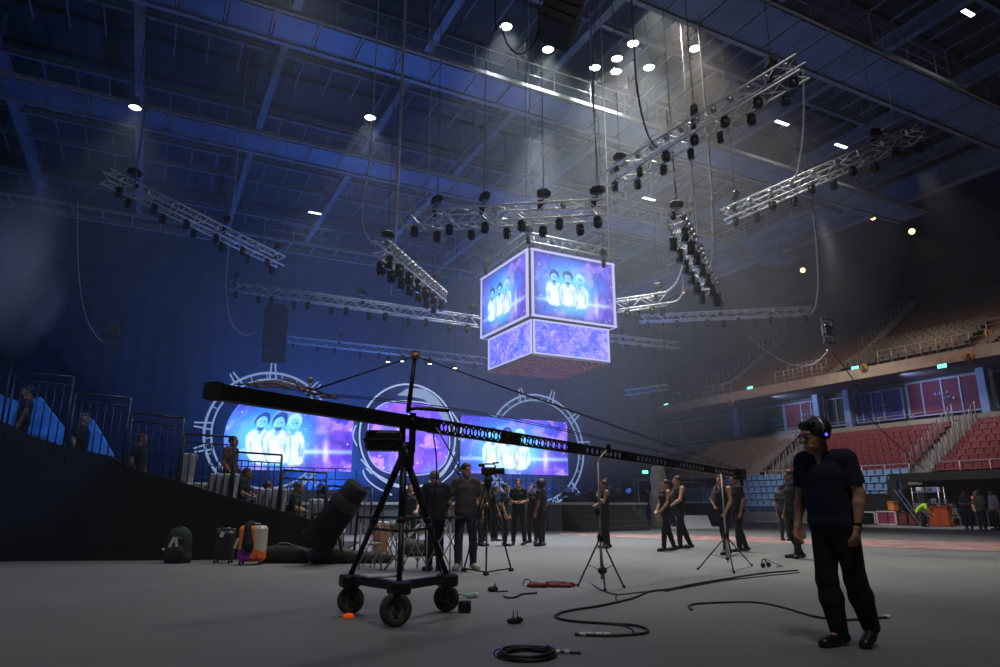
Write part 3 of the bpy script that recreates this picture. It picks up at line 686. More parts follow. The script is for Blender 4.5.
def wash_light():
    t = thing('wash_light', 'silver wash light', 'stage light', (0, 0, 0))
    m = MB(); m.box((0, 0, .06), (.05, .05, .12)); m.tube([(-.14, 0, .02), (-.14, 0, .12), (.14, 0, .12), (.14, 0, .02)], .015, 5); m.build('clamp', steel, t)
    h = MB().lathe((0, 0, 0), [(.001, .13), (.1, .12), (.12, 0), (.13, -.12)], 12, Matrix.Rotation(-.9, 3, 'X')).build('head', alu, t)
    MB().lathe((0, 0, 0), [(.001, -.1), (.125, -.12)], 12, Matrix.Rotation(-.9, 3, 'X')).build('lens', lens, h); return t
WL = wash_light(); WL_used = [False]
def put(proto, used, loc, rz, label, group, sc=1.0):
    o = copy_tree(proto) if used[0] else proto; used[0] = True
    o.location = loc; o.rotation_euler = (0, 0, rz); sc *= .54; o.scale = (sc, sc, sc); o['label'] = label; o['group'] = group; return o
def hoist(loc, label, group=None, top=20.44, down=0):
    t = thing('chain_hoist', label, 'hoist', loc, random.uniform(0, 3), group)
    m = MB(); m.rbox((0, 0, .3), (.3, .19, .22), .04); m.cyl((-.18, 0, .3), (.18, 0, .3), .09, n=10); m.build('motor', black, t)
    m = MB(); m.cyl((0, 0, .45), (0, 0, top-loc[2]), .014, n=4); m.build('chain', steel, t)
    m = MB(); m.tube([(0, 0, .15), (.05, 0, .08), (.02, 0, 0), (-.05, 0, .03)], .02, 5); m.lathe((.1, .03, -.02), [(.02, -.14), (.07, -.12), (.07, .1), (.02, .13)], 8); m.build('hook_and_chain_bag', blackm, t)
    return t
def truss(name, label, a, b, w_=.42, h_=.42, lab='', under=(0, 0), top=(0, 0), hs=(), proto_scale=1.0, bay=None, tin=.0):
    """box truss between world points a and b; lights hang under it and sit on its top chords"""
    a, b = V(a), V(b); L = (b-a).length; d = (b-a).normalized(); c = (a+b)/2
    side = V((0, 0, 1)).cross(d).normalized(); up = d.cross(side)
    t = thing('lighting_truss', label, 'truss', c-up*h_/2)
    M = Matrix((d, side, up)).transposed()
    def q(x, y, z): return M @ V((x, y, z+h_/2))
    ch = MB()
    for sy_ in (-1, 1):
        for sz in (-1, 1): ch.cyl(q(-L/2, sy_*w_/2, sz*h_/2), q(L/2, sy_*w_/2, sz*h_/2), .03, n=6)
    ch.build('chords', tru, t)
    br = MB(); bay = bay or w_*1.15; n = max(2, round(L/bay))
    for k in range(n):
        x, x2 = -L/2+L*k/n, -L/2+L*(k+1)/n; s = 1 if k % 2 else -1
        for sy_ in (-1, 1): br.cyl(q(x, sy_*w_/2, -s*h_/2), q(x2, sy_*w_/2, s*h_/2), .014, n=4)
        for sz in (-1, 1): br.cyl(q(x, -s*w_/2, sz*h_/2), q(x2, s*w_/2, sz*h_/2), .014, n=4)
        br.cyl(q(x, -w_/2, -h_/2), q(x, w_/2, -h_/2), .016, n=4)
    br.build('lattice', tru, t)
    rz = math.atan2(d.y, d.x)
    n, off = under
    for k in range(int(n)):
        x = -L/2+L*(k+.6)/n; p = t.location+q(x, (w_/2)*(1 if k % 2 else -1), -h_/2-.05)
        put(ML, ML_used, p, rz+random.uniform(-.6, .6), 'black moving light hanging under '+lab, 'moving lights under '+lab, proto_scale)
    n, off = top
    for k in range(int(n)):
        x = -L/2+L*(k+.4)/n; p = t.location+q(x, -w_/2, h_/2*.4+.0)
        put(WL, WL_used, p, rz+random.uniform(-.3, .3)+PI, 'silver wash light clamped on the side of '+lab, 'wash lights on '+lab, proto_scale)
    for k, f_ in enumerate(hs):
        p = t.location+q(-L/2+L*f_, 0, h_/2+.05); hoist(p, 'black chain hoist holding '+lab, 'chain hoists on '+lab)
    return t
# (ends as seen in the photo, at estimated distances)
truss('t', 'upper left lighting truss sloping down towards the middle', dep(106, 176, 17.5), dep(281, 262, 23.5), lab='the upper left truss', under=(12, 0), top=(8, 0), hs=(.12, .62, .97), w_=.36, h_=.36)
truss('t', 'lighting truss hanging just above the screen cube', dep(408, 221, 17), dep(606, 210, 15.8), lab='the truss just above the screen cube', under=(11, 0), top=(3, 0), hs=(.15, .4, .7, .96))
truss('t', 'long lighting truss rising steeply at the upper right of the cube', dep(612, 180, 17.5), dep(803, 66, 13.2), lab='the steep upper right truss', under=(13, 0), top=(12, 0), hs=(.06, .5, .88), w_=.45, h_=.42)
truss('t', 'rightmost lighting truss with pale fixtures', dep(724, 217, 19.5), dep(924, 130, 16.5), lab='the rightmost truss', under=(10, 0), top=(9, 0), hs=(.08, .8), w_=.36, h_=.36)
truss('t', 'short truss crowded with lights left of the cube, seen nearly end on', dep(380, 246, 17.5), dep(441, 297, 22.5), lab='the crowded truss left of the cube', under=(14, 0), top=(18, 0), hs=(.1, .9), proto_scale=1.35, w_=.4, h_=.36)
truss('t', 'long low truss with a row of lights left of the cube', dep(230, 286, 27), dep(479, 322, 24.5), lab='the long low truss left of the cube', under=(13, 0), top=(9, 0), hs=(.02, .55, .97), w_=.36, h_=.34)
truss('t', 'faint lowest truss far behind, ending at the cube', dep(284, 339, 38), dep(486, 361, 34), lab='the faint lowest truss', under=(9, 0), top=(0, 0), hs=(.3,), w_=.36, h_=.34)
truss('t', 'steep truss crowded with lights right of the cube, seen nearly end on', dep(675, 218, 17), dep(711, 290, 21), lab='the crowded truss right of the cube', under=(13, 0), top=(16, 0), hs=(.05, .6), proto_scale=1.35, w_=.4, h_=.38)
truss('t', 'short bright truss tucked behind the right side of the cube', dep(617, 306, 24), dep(667, 299, 24), lab='the short truss behind the cube', under=(4, 0), top=(2, 0), hs=(.85,), w_=.4, h_=.4)
truss('t', 'thin straight truss in front of the dark wall right of the cube', dep(640, 319, 30), dep(812, 311, 27), lab='the thin straight right truss', under=(11, 0), top=(8, 0), hs=(.5,), w_=.34, h_=.3)
truss('t', 'very faint small truss by the curtain right of the stage', dep(626, 393, 40), dep(667, 387, 38), lab='the small faint truss by the curtain', under=(6, 0), hs=(.9,), w_=.3, h_=.3)
truss('t', 'faint truss behind the lower half of the cube', dep(608, 338, 33), dep(680, 346, 33), lab='the faint truss behind the lower cube', under=(6, 0), hs=(.2, .8), w_=.34, h_=.3)
hoist(dep(604, 262, 20.5), 'black chain hoist above the right corner of the screen cube'); hoist(dep(487, 270, 24), 'black chain hoist above the left corner of the screen cube'); hoist(dep(527, 238, 19.5), 'black chain hoist above the near corner of the screen cube')
hoist(dep(640, 170, 24), 'small hoist hanging alone behind the steep right truss'); hoist(dep(692, 212, 26), 'small hoist alone left of the rightmost truss')
# hanging motor ladder at left and on the right
for (px, py, d_, lb) in ((114, 330, 18, 'small dark rigging frame hanging alone at the left'), (828, 330, 19, 'white rigging box hanging on a cable above the upper stand')):
    c = dep(px, py, d_); t = thing('rigging_frame', lb, 'rigging frame', c)
    m = MB(); s_ = .16 if px < 500 else .2
    for x in (-s_, s_): m.bar((x, 0, -.4), (x, 0, .3), .04)
    for z in (-.4, -.15, .1, .3): m.bar((-s_-.06, 0, z), (s_+.06, 0, z), .05)
    m.build('frame', alu if px > 500 else steel, t); MB().rbox((0, .05, 0), (.26, .2, .34), .03).build('motor', alu if px > 500 else steel, t); MB().cyl((0, 0, .3), (0, 0, 20.44-c.z), .014, n=4).build('chain', steel, t)
# line arrays
def line_array(label, top, n, lean, s=1.0, rz=0, curve_=.06, dp=1.0):
    t = thing('line_array', label, 'speaker array', top, rz); a = lean; p = V((0, 0, 0))
    for k in range(n):
        M = Matrix.Rotation(a, 3, 'X'); dv = M @ V((0, 0, -.32*s))
        c = p+dv/2; b_ = MB(); b_.rbox(c, (1.15*s, .5*s*dp, .29*s), .03, M); o = b_.build('cabinet', blackm, t)
        g = MB(); g.box(c+M @ V((0, -.26*s*dp, 0)), (1.05*s, .02, .24*s), M); g.build('grille', mat('grille_grey', (.02, .02, .022), .7), o)
        p = p+dv; a += curve_
    m = MB(); m.box((0, 0, .08), (1.0*s, .7*s, .1)); m.build('flying_frame', black, t); MB().cyl((0, 0, .1), (0, 0, 20.44-top[2]), .03, n=5).build('cable', steel, t); return t
line_array('large black curved speaker array hanging at the top edge of the picture', dep(570, -30, 13.2), 7, -.02, .8, -2.045, -.075, 2.0)
line_array('faint speaker array hanging before the curtain above the left ring', dep(277, 308, 34), 9, 0, 1.0, -.3, .03)

# ceiling lamps
lampm = {}
def ceiling_lamp(px, py, z, col, e, power, label, group=None, r=.2, cone=82):
    p = onz(px, py, z); t = thing('ceiling_lamp', label, 'lamp', p, 0, group)
    MB().lathe((0, 0, 0), [(r*.5, .42), (r*.62, .3), (r*1.1, .02), (r*1.12, 0), (r*1.02, 0)], 16).build('reflector', steel, t)
    MB().lathe((0, 0, 0), [(.001, .03), (r, .03)], 16).build('bulb_face', glow('bulb_%s' % str(col), col, e), t)
    m = MB(); m.cyl((0, 0, .4), (0, 0, 20.44-z), .015, n=5); m.build('stem', blackm, t)
    if power: lamp('SPOT', p-V((0, 0, .05)), power, col, p-V((0, 0, 5)), .18, cone, .6, name='ceiling_lamp_light')
cw, ww, gw = (.86, .92, 1), (1, .8, .62), (.9, 1, .86)
PW = 1500
for px, py, c, lb in ((506, 27, cw, 'bright white ceiling lamp left of the large speaker array'), (548, 50, gw, 'bright ceiling lamp at the lower end of the large speaker array'), (633, 44, cw, 'white ceiling lamp highest of the lit cluster, alone above it'), (595, 68, gw, 'white ceiling lamp leftmost in the lit cluster'),
                      (616, 72, cw, 'white ceiling lamp in the middle of the cluster, lower one of a pair'), (617, 59, ww, 'warm ceiling lamp in the middle of the cluster, upper one of a pair'), (649, 68, gw, 'white ceiling lamp rightmost in the lit cluster'), (695, 49, ww, 'warm ceiling lamp right of the cluster'),
                      (681, 9, ww, 'warm ceiling lamp near the top edge of the picture'), (655, -1, gw, 'ceiling lamp cut by the top edge of the picture')):
    ceiling_lamp(px, py, 16.9, c, 14, PW, lb)
ceiling_lamp(370, 118, 15.1, cw, 12, PW*.4, 'white ceiling lamp alone above the left catwalk railing'); ceiling_lamp(135, 108, 15.1, gw, 12, PW*.2, 'ceiling lamp alone at the upper left in the dark')
# strip lamps
def strip_lamp(px, py, z, label, power=150, L=.8, e=5, az=0.0):
    p = onz(px, py, z); t = thing('strip_lamp', label, 'lamp', p, az)
    MB().rbox((0, 0, .06), (L, .2, .1), .02).build('housing', steel, t); MB().box((0, 0, 0), (L*.92, .14, .03)).build('tube', glow('strip_glow', (.8, .95, 1), e), t)
    MB().cyl((0, 0, .1), (0, 0, 20.44-z), .015, n=4).build('stem', steel, t)
    if power: lamp('SPOT', p-V((0, 0, .05)), power, (.85, .95, 1), p-V((0, 0, 5)), .2, 130, .6, name='strip_lamp_light')
strip_lamp(315, 213, 16.2, 'small strip lamp on the roof above the long low truss', 200, .7); strip_lamp(649, 199, 16.2, 'bright strip lamp between the cube and the rightmost truss', 250); strip_lamp(782, 123, 17, 'small strip lamp under the roof beside the steep right truss', 120)
strip_lamp(841, 146, 17, 'small strip lamp just above the rightmost truss', 120); strip_lamp(968, 13, 17, 'strip lamp in the top right corner', 80, .6); strip_lamp(505, 219, 14.5, 'small white lamp behind the truss above the cube', 0, .3)
for k, (px, py, lb) in enumerate(((388, 362, 'leftmost of the four above the helmet'), (402, 361.5, 'second from the left above the helmet'), (430, 364, 'second from the right above the helmet'), (455, 368.5, 'rightmost of the four above the helmet'))):
    p = dep(px, py, 33.5); t = thing('beam_light', 'tiny white beam lamp on the faint lowest truss, '+lb, 'stage light', p)
    MB().lathe((0, 0, 0), [(.04, .35), (.12, .28), (.13, .02), (.13, 0)], 12).build('housing', black, t); MB().cyl((0, 0, .3), (0, 0, 20.44-p.z), .012, n=4).build('hanger', black, t); MB().lathe((0, 0, .01), [(.001, 0), (.1, 0)], 12).build('lens', glow('beam_face', (.75, .88, 1), 9), t)
    lamp('SPOT', p-V((0, 0, .03)), 500, (.6, .75, 1), p+V((-.8+.5*k, -.3, -6)), .05, 11, .5, name='beam_light_lamp')
# warm lamps above the right stand
for px, py, lb in ((873, 216, 'warm lamp highest of the pair at upper right'), (912, 230, 'warm lamp rightmost over the upper stand'), (803, 269, 'warm lamp above the thin straight truss'), (764, 260, 'small warm lamp left of the one above the thin truss'), (683, 291, 'warm lamp glowing behind the crowded right truss'), (720, 300, 'dim warm lamp just above the thin straight truss, left end')):
    p = onx(px, py, 39.0); t = thing('stand_lamp', lb, 'lamp', p)
    MB().lathe((0, 0, 0), [(.05, .3), (.2, .05), (.22, 0)], 12, Matrix.Rotation(.5, 3, 'Y')).build('shade', black, t); MB().ball((-.04, 0, -.1), .17 if py < 280 else .13).build('bulb', glow('warm_bulb', (1, .5, .18), 5), t)
    MB().cyl((0, 0, .25), (0, 0, 21.88-p.z), .02, n=4).build('stem', black, t)
    lamp('SPOT', p+V((.3, 0, -.35)), 560, (1, .68, .45), p+V((6, 0, -8)), .15, 100, .7, name='stand_lamp_light')

# ================================================================ PEOPLE (smooth distance fields turned into one continuous mesh each)
def surface_nets(D, org, h):
    nx, ny, nz = D.shape; ins = D < 0
    cs = [ins[i:nx-1+i, j:ny-1+j, k:nz-1+k] for i in (0, 1) for j in (0, 1) for k in (0, 1)]
    cnt = sum(c.astype(np.int8) for c in cs); act = (cnt > 0) & (cnt < 8)
    idx = -np.ones(act.shape, int); I, J, K = np.nonzero(act); idx[I, J, K] = np.arange(len(I))
    acc = np.zeros((len(I), 3)); num = np.zeros(len(I)); cor = [(i, j, k) for i in (0, 1) for j in (0, 1) for k in (0, 1)]
    for a in cor:
        for ax in range(3):
            if a[ax]: continue
            b_ = list(a); b_[ax] = 1; da = D[I+a[0], J+a[1], K+a[2]]; db = D[I+b_[0], J+b_[1], K+b_[2]]; m = (da < 0) != (db < 0)
            t = np.where(m, da/np.where(m, da-db, 1), 0)
            p = np.array(a, float)[None]+t[:, None]*(np.array(b_)-np.array(a))[None]
            acc[m] += p[m]; num[m] += 1
    vs = (np.stack([I, J, K], 1)+acc/np.maximum(num, 1)[:, None])*h+org
    fs = []
    for ax in range(3):
        o1, o2 = [(1, 2), (2, 0), (0, 1)][ax]; sl = [slice(1, None)]*3
        A = [slice(1, -1)]*3; A[ax] = slice(0, -1); Bs = [slice(1, -1)]*3; Bs[ax] = slice(1, None)
        d0 = D[tuple(A)]; d1 = D[tuple(Bs)]; X = np.argwhere((d0 < 0) != (d1 < 0))
        if not len(X): continue
        flip = d0[tuple(X.T)] < 0; X = X+1; X[:, ax] -= 1
        def at(u, v): Y = X.copy(); Y[:, o1] -= u; Y[:, o2] -= v; return idx[Y[:, 0], Y[:, 1], Y[:, 2]]
        q = np.stack([at(0, 0), at(1, 0), at(1, 1), at(0, 1)], 1); q[~flip] = q[~flip][:, ::-1]; fs.append(q)
    fs = np.concatenate(fs); fs = fs[(fs >= 0).all(1)]
    return vs, fs
def sdf_mesh(name, prims, h, m, parent, k=.03, cuts=()):
    """prims: ('c', a, b, ra, rb[, flat]) tapered capsule; ('e', centre, radii[, M]) ellipsoid; ('-e', ...) carved away. k: blend"""
    lo = np.full(3, 1e9); hi = -lo
    for p in prims:
        if p[0] == 'c': pts = np.array([p[1], p[2]]); r = max(p[3], p[4])
        else: pts = np.array([p[1]]); r = max(p[2])
        if p[0][0] != '-': lo = np.minimum(lo, pts.min(0)-r); hi = np.maximum(hi, pts.max(0)+r)
    lo -= 3*h; hi += 3*h; n = np.ceil((hi-lo)/h).astype(int)+1
    D = np.full(n, .2, np.float32); ax = [lo[i]+h*np.arange(n[i]) for i in range(3)]
    for p in prims:
        if p[0] == 'c': pts = np.array([p[1], p[2]], float); r = max(p[3], p[4])
        else: pts = np.array([p[1]], float); r = max(p[2])
        mg = r+k+3*h; s_ = [slice(max(0, int((pts[:, i].min()-mg-lo[i])/h)), min(n[i], int((pts[:, i].max()+mg-lo[i])/h)+2)) for i in range(3)]
        X = ax[0][s_[0]][:, None, None]; Y = ax[1][s_[1]][None, :, None]; Z = ax[2][s_[2]][None, None, :]
        if p[0] == 'c':
            a, b_ = pts; d = b_-a; L = max(1e-6, d@d)
            t = np.clip(((X-a[0])*d[0]+(Y-a[1])*d[1]+(Z-a[2])*d[2])/L, 0, 1)
            v = np.sqrt((X-a[0]-t*d[0])**2+(Y-a[1]-t*d[1])**2+(Z-a[2]-t*d[2])**2)-(p[3]+(p[4]-p[3])*t)
            if len(p) > 5:                              # flat end at b: a cuff or hem
                dn = d/math.sqrt(L); v = np.maximum(v, (X-b_[0])*dn[0]+(Y-b_[1])*dn[1]+(Z-b_[2])*dn[2])
        else:
            c = pts[0]; r3 = p[2]; P_ = [X-c[0]+0*Y+0*Z, Y-c[1]+0*X+0*Z, Z-c[2]+0*X+0*Y]
            if len(p) > 3: M = np.array(p[3]); P_ = [M[0, i]*P_[0]+M[1, i]*P_[1]+M[2, i]*P_[2] for i in range(3)]
            q = np.sqrt((P_[0]/r3[0])**2+(P_[1]/r3[1])**2+(P_[2]/r3[2])**2); v = (q-1)*min(r3)*1.1
        W = D[s_[0], s_[1], s_[2]]
        if p[0][0] == '-': hh = np.clip(.5-.5*(W+v)/(k*.4), 0, 1); D[s_[0], s_[1], s_[2]] = W*(1-hh)-v*hh+(k*.4)*hh*(1-hh) if False else np.maximum(W, -v)
        else: hh = np.clip(.5+.5*(W-v)/k, 0, 1); D[s_[0], s_[1], s_[2]] = W*(1-hh)+v*hh-k*hh*(1-hh)
    X = ax[0][:, None, None]; Y = ax[1][None, :, None]; Z = ax[2][None, None, :]
    for (pt, nn) in cuts: D = np.maximum(D, ((X-pt[0])*nn[0]+(Y-pt[1])*nn[1]+(Z-pt[2])*nn[2]).astype(np.float32))
    vs, fs = surface_nets(D, lo, h)
    me = bpy.data.meshes.new(name); me.from_pydata(vs.tolist(), [], fs.tolist()); me.polygons.foreach_set('use_smooth', [True]*len(fs)); me.materials.append(m)
    o = bpy.data.objects.new(name, me); COL.objects.link(o)
    if parent is not None: o.parent = parent
    return o
def rotz(p, a, c=(0, 0)): x, y = p[0]-c[0], p[1]-c[1]; return (c[0]+x*math.cos(a)-y*math.sin(a), c[1]+x*math.sin(a)+y*math.cos(a), p[2])
def mid(a, b, t): return tuple(a[i]+(b[i]-a[i])*t for i in range(3))
# a figure faces +Y, its right hand is at +X; joints in metres for a height of 1.75
POSE = dict(
    ank=((-.1, -.02, .085), (.1, .02, .085)), knee=((-.105, .02, .49), (.105, .04, .49)), hip=((-.085, 0, .93), (.085, 0, .93)), toe=((-.13, .15, .03), (.13, .18, .03)),
    pel=(0, 0, .98), wai=(0, .01, 1.12), chest=(0, 0, 1.32), neck=(0, -.01, 1.49), head=(0, .03, 1.64), sh=((-.18, -.01, 1.44), (.18, -.01, 1.44)),
    elb=((-.24, -.03, 1.15), (.24, -.03, 1.15)), wri=((-.25, .06, .9), (.25, .06, .9)), hand=((-.25, .09, .81), (.25, .09, .81)), look=0.0, nod=0.0)
def figure(label, pos, face, height=1.75, h=.017, skin=skinA, top=('tee', bk), legs=bk, shoes=shoem, hair='short', hairmat=None, build=1.0, female=False, detail=False, extra=(), **pose):
    """face: the direction the body faces, in degrees counter-clockwise from +X of the hall"""
    J = dict(POSE); J.update(pose); sc = height/1.75; B_ = build*(0.9 if female else 1)
    t = thing('person', label, 'person', pos, math.radians(face-90)); t.scale = (sc, sc, sc)
    hair_m = hairmat or hairm
    sh = [(s_[0]*(.9 if female else 1), s_[1], s_[2]) for s_ in J['sh']]
    torso = [('c', (-.075*B_+J['pel'][0], J['pel'][1], J['pel'][2]-.02), (.075*B_+J['pel'][0], J['pel'][1], J['pel'][2]-.02), .105*B_, .105*B_),
             ('c', (-.065*B_+J['wai'][0], J['wai'][1], J['wai'][2]), (.065*B_+J['wai'][0], J['wai'][1], J['wai'][2]), (.1 if female else .107)*B_, (.1 if female else .107)*B_), ('c', (-.07*B_+(J['wai'][0]+J['chest'][0])/2, (J['wai'][1]+J['chest'][1])/2, (J['wai'][2]+J['chest'][2])/2), (.07*B_+(J['wai'][0]+J['chest'][0])/2, (J['wai'][1]+J['chest'][1])/2, (J['wai'][2]+J['chest'][2])/2), .107*B_, .107*B_),
             ('c', J['pel'], J['wai'], .1*B_, .1*B_), ('c', (-.07*B_+(J['wai'][0]+J['pel'][0])/2, (J['wai'][1]+J['pel'][1])/2, (J['wai'][2]+J['pel'][2])/2), (.07*B_+(J['wai'][0]+J['pel'][0])/2, (J['wai'][1]+J['pel'][1])/2, (J['wai'][2]+J['pel'][2])/2), (.098 if female else .105)*B_, (.098 if female else .105)*B_),
             ('c', (-.08*B_+J['chest'][0], J['chest'][1], J['chest'][2]), (.08*B_+J['chest'][0], J['chest'][1], J['chest'][2]), .108*B_, .108*B_), ('c', J['wai'], J['chest'], .1*B_, .11*B_),
             ('c', mid(sh[0], J['neck'], .12), mid(sh[1], J['neck'], .12), .07, .07), ('c', J['chest'], mid(J['neck'], J['chest'], .2), .1, .07)]
    if female: torso += [('e', (J['chest'][0]+s_*.07, J['chest'][1]+.08, J['chest'][2]-.0), (.06, .06, .06)) for s_ in (-1, 1)]
    hd = J['head']; lk = J['look']; nd = J['nod']
    Mh = np.array(Matrix.Rotation(lk, 3, 'Z') @ Matrix.Rotation(nd, 3, 'X'))
    hs = J.get('hs', 1.04)
    def H(x, y, z): v = Mh @ np.array((x, y, z))*hs; return (hd[0]+v[0], hd[1]+v[1], hd[2]+v[2])
    body = list(torso)+[('c', J['neck'], H(0, -.02, -.06), .058*B_, .052*B_)]
    nb_ = len(body)
    body += [('e', H(0, -.012, .03), (.076, .096, .092), Mh), ('e', H(0, .022, -.045), (.058, .07, .075), Mh), ('c', H(0, .045, -.1), H(0, .05, -.1), .03, .03), ('c', H(0, .09, .0), H(0, .112, -.032), .009, .016),
             ('c', H(-.035, .077, -.075), H(.035, .077, -.075), .012, .012), ('c', H(-.04, .082, .024), H(.04, .082, .024), .01, .01)]
    for s_ in (-1, 1): body += [('e', H(s_*.078, -.01, -.01), (.012, .02, .032), Mh)]
    body[nb_:] = [(p[0], p[1], tuple(r*hs for r in p[2]))+tuple(p[3:]) if p[0] == 'e' else (p[0], p[1], p[2], p[3]*hs, p[4]*hs) for p in body[nb_:]]
    for i, s_ in enumerate((-1, 1)):
        a, k_, hp = J['ank'][i], J['knee'][i], J['hip'][i]
        body += [('c', hp, k_, .088*B_, .056), ('c', k_, mid(k_, a, .35), .054, .056*B_), ('c', mid(k_, a, .35), a, .056*B_, .036), ('c', a, J['toe'][i], .036, .03)]
        e, w_, ha = J['elb'][i], J['wri'][i], J['hand'][i]
        body += [('c', sh[i], e, .056*B_, .04*B_), ('c', e, mid(e, w_, .3), .04*B_, .042*B_), ('c', mid(e, w_, .3), w_, .042*B_, .026)]
        d = np.array(ha)-np.array(w_); d = d/max(1e-6, np.linalg.norm(d)); pn = np.cross(d, (0, 1, 0) if abs(d[1]) < .8 else (1, 0, 0)); pn /= np.linalg.norm(pn); sd = np.cross(pn, d)
        P_ = lambda a_, b_, c_: tuple(np.array(w_)+d*a_+sd*b_+pn*c_*s_)
        body += [('c', P_(.02, -.018, 0), P_(.085, -.024, 0), .02, .017), ('c', P_(.02, .018, 0), P_(.085, .024, 0), .02, .017)]
        fr = .0095 if h < .012 else .012
        for q, (off, ln) in enumerate(((-.032, .068), (-.011, .078), (.01, .075), (.031, .06))):
            body += [('c', P_(.085, off, 0), P_(.085+ln*.55, off*1.1, -.012), fr, fr*.95), ('c', P_(.085+ln*.55, off*1.1, -.012), P_(.085+ln*.9, off*1.05, -.038), fr*.95, fr*.8)]
        body += [('c', P_(.025, -.03, -.005), P_(.06, -.055, -.022), .013, .012), ('c', P_(.06, -.055, -.022), P_(.095, -.055, -.035), .012, .01)]
    sdf_mesh('body', body, h, skin, t, .026)
    # hair
    ch = J.get('cut', None)
    hp_ = [('e', H(0, -.022, .04), (.088*hs, .106*hs, .096*hs), Mh)]; cut = []
    face_n = Mh @ np.array((0, .82, -.57)); cutp = H(0, .052, .035)
    if hair in ('short', 'fringe', 'thin'):
        if hair == 'fringe': hp_ += [('c', H(-.045, .05, .09), H(.045, .055, .085), .035, .033), ('e', H(0, -.05, .06), (.09, .085, .09))]; cutp = H(0, .068, .03); face_n = Mh @ np.array((0, .8, -.6))
        sdf_mesh('hair', hp_, h*.9, hair_m, t, .02, [(cutp, face_n)])
    elif hair == 'afro':
        sdf_mesh('hair', [('e', H(0, -.035, .05), (.15, .14, .14), Mh)], h, hair_m, t, .02, [(H(0, .06, .0), face_n)])
    elif hair == 'bun':
        sdf_mesh('hair', hp_+[('e', H(0, -.08, .13), (.05, .05, .05))], h*.9, hair_m, t, .02, [(cutp, face_n)])
    elif hair == 'long':
        sdf_mesh('hair', hp_+[('c', H(-.05, -.05, 0), H(-.05, -.06, -.2), .045, .03), ('c', H(.05, -.05, 0), H(.05, -.06, -.2), .045, .03)], h*.9, hair_m, t, .03, [(cutp, face_n)])
    elif hair == 'cap':
        sdf_mesh('cap', hp_+[('c', H(-.03, .08, .07), H(.03, .14, .055), .018, .012), ('c', H(.03, .08, .07), H(-.03, .14, .055), .018, .012)], h*.9, hair_m, t, .015, [(H(0, .0, .045), Mh @ np.array((0, 0, -1)))])
    # clothes
    o_ = .013
    kind, tm = top
    tt = [('c', p[1], p[2], p[3]+o_, p[4]+o_) if p[0] == 'c' else ('e', p[1], tuple(r+o_ for r in p[2])) for p in torso]
    tt += [('c', (-.07*B_+J['pel'][0], J['pel'][1], J['pel'][2]-.05), (.07*B_+J['pel'][0], J['pel'][1], J['pel'][2]-.05), .105*B_+.012, .105*B_+.012)] if kind != 'tank' else []
    for i in (0, 1):
        e, w_ = J['elb'][i], J['wri'][i]
        if kind == 'tee': tt += [('c', sh[i], mid(sh[i], e, .72), .058*B_+o_, .056*B_+o_, 1)]
        elif kind == 'long': tt += [('c', sh[i], e, .056*B_+o_, .046*B_+o_), ('c', e, mid(e, w_, .93), .046*B_+o_, .03+o_, 1)]
    nk = J['neck']; fx = 1 if kind == 'tank' else 0
    tt += [('-e', (nk[0], nk[1]+.04, nk[2]+.05-.02*fx), (.075+.01*fx, .08, .09+.02*fx))]
    if J.get('vneck'): tt += [('-e', (nk[0], nk[1]+.1, nk[2]-.0), (.04, .08, .1)), ('-e', (nk[0], nk[1]+.02, nk[2]+.05), (.08, .075, .08))]
    if kind == 'tank': tt += [('-e', (sh[i][0]*1.18, sh[i][1], sh[i][2]), (.075, .16, .085)) for i in (0, 1)]
    sdf_mesh({'tee': 'shirt', 'long': 'shirt', 'tank': 'tank_top'}[kind], tt, h*.95, tm, t, .028)
    lt = [('c', (-.075*B_+J['pel'][0], J['pel'][1], J['pel'][2]-.02), (.075*B_+J['pel'][0], J['pel'][1], J['pel'][2]-.02), .113*B_, .113*B_)]
    for i in (0, 1):
        a, k_, hp = J['ank'][i], J['knee'][i], J['hip'][i]
        lo_ = J.get('loose', 1); lt += [('c', hp, k_, .1*B_, .07*lo_), ('c', k_, mid(k_, a, .35), .07*lo_, .072*B_*lo_), ('c', mid(k_, a, .35), mid(k_, a, 1.06), .072*B_*lo_, .055*lo_, 1)]
    sdf_mesh('trousers', lt, h*.95, legs, t, .03, [((J['pel'][0], J['pel'][1], J['pel'][2]+.06), (0, 0, 1))])
    for i in (0, 1):
        a, to = J['ank'][i], J['toe'][i]; d = np.array((to[0]-a[0], to[1]-a[1], to[2]-a[2]+.04)); d = d/np.linalg.norm(d); he = tuple(np.array(a)-d*.055+np.array((0, 0, -.035)))
        to2 = tuple(np.array(to)-d*.0)
        sdf_mesh('shoe', [('c', he, to2, .045, .038), ('c', (a[0], a[1], a[2]), tuple(np.array(a)+np.array((0, 0, .02))), .05, .05), ('c', mid(he, to2, .5), to2, .05, .044)], min(h, .014), shoes, t, .02)
    return t
def G(px, py): p = onz(px, py); return (p.x, p.y, 0)
def facing(px, py, tx, ty):                                # direction in degrees from one floor point to another
    a, b_ = onz(px, py), onz(tx, ty); return math.degrees(math.atan2(b_.y-a.y, b_.x-a.x))
VD = math.degrees(PI/2-YAW)                                # the camera looks along this direction; +90 is the photo's left
LEFT, RIGHT, AWAY, NEAR = VD+90, VD-90, VD, VD+180
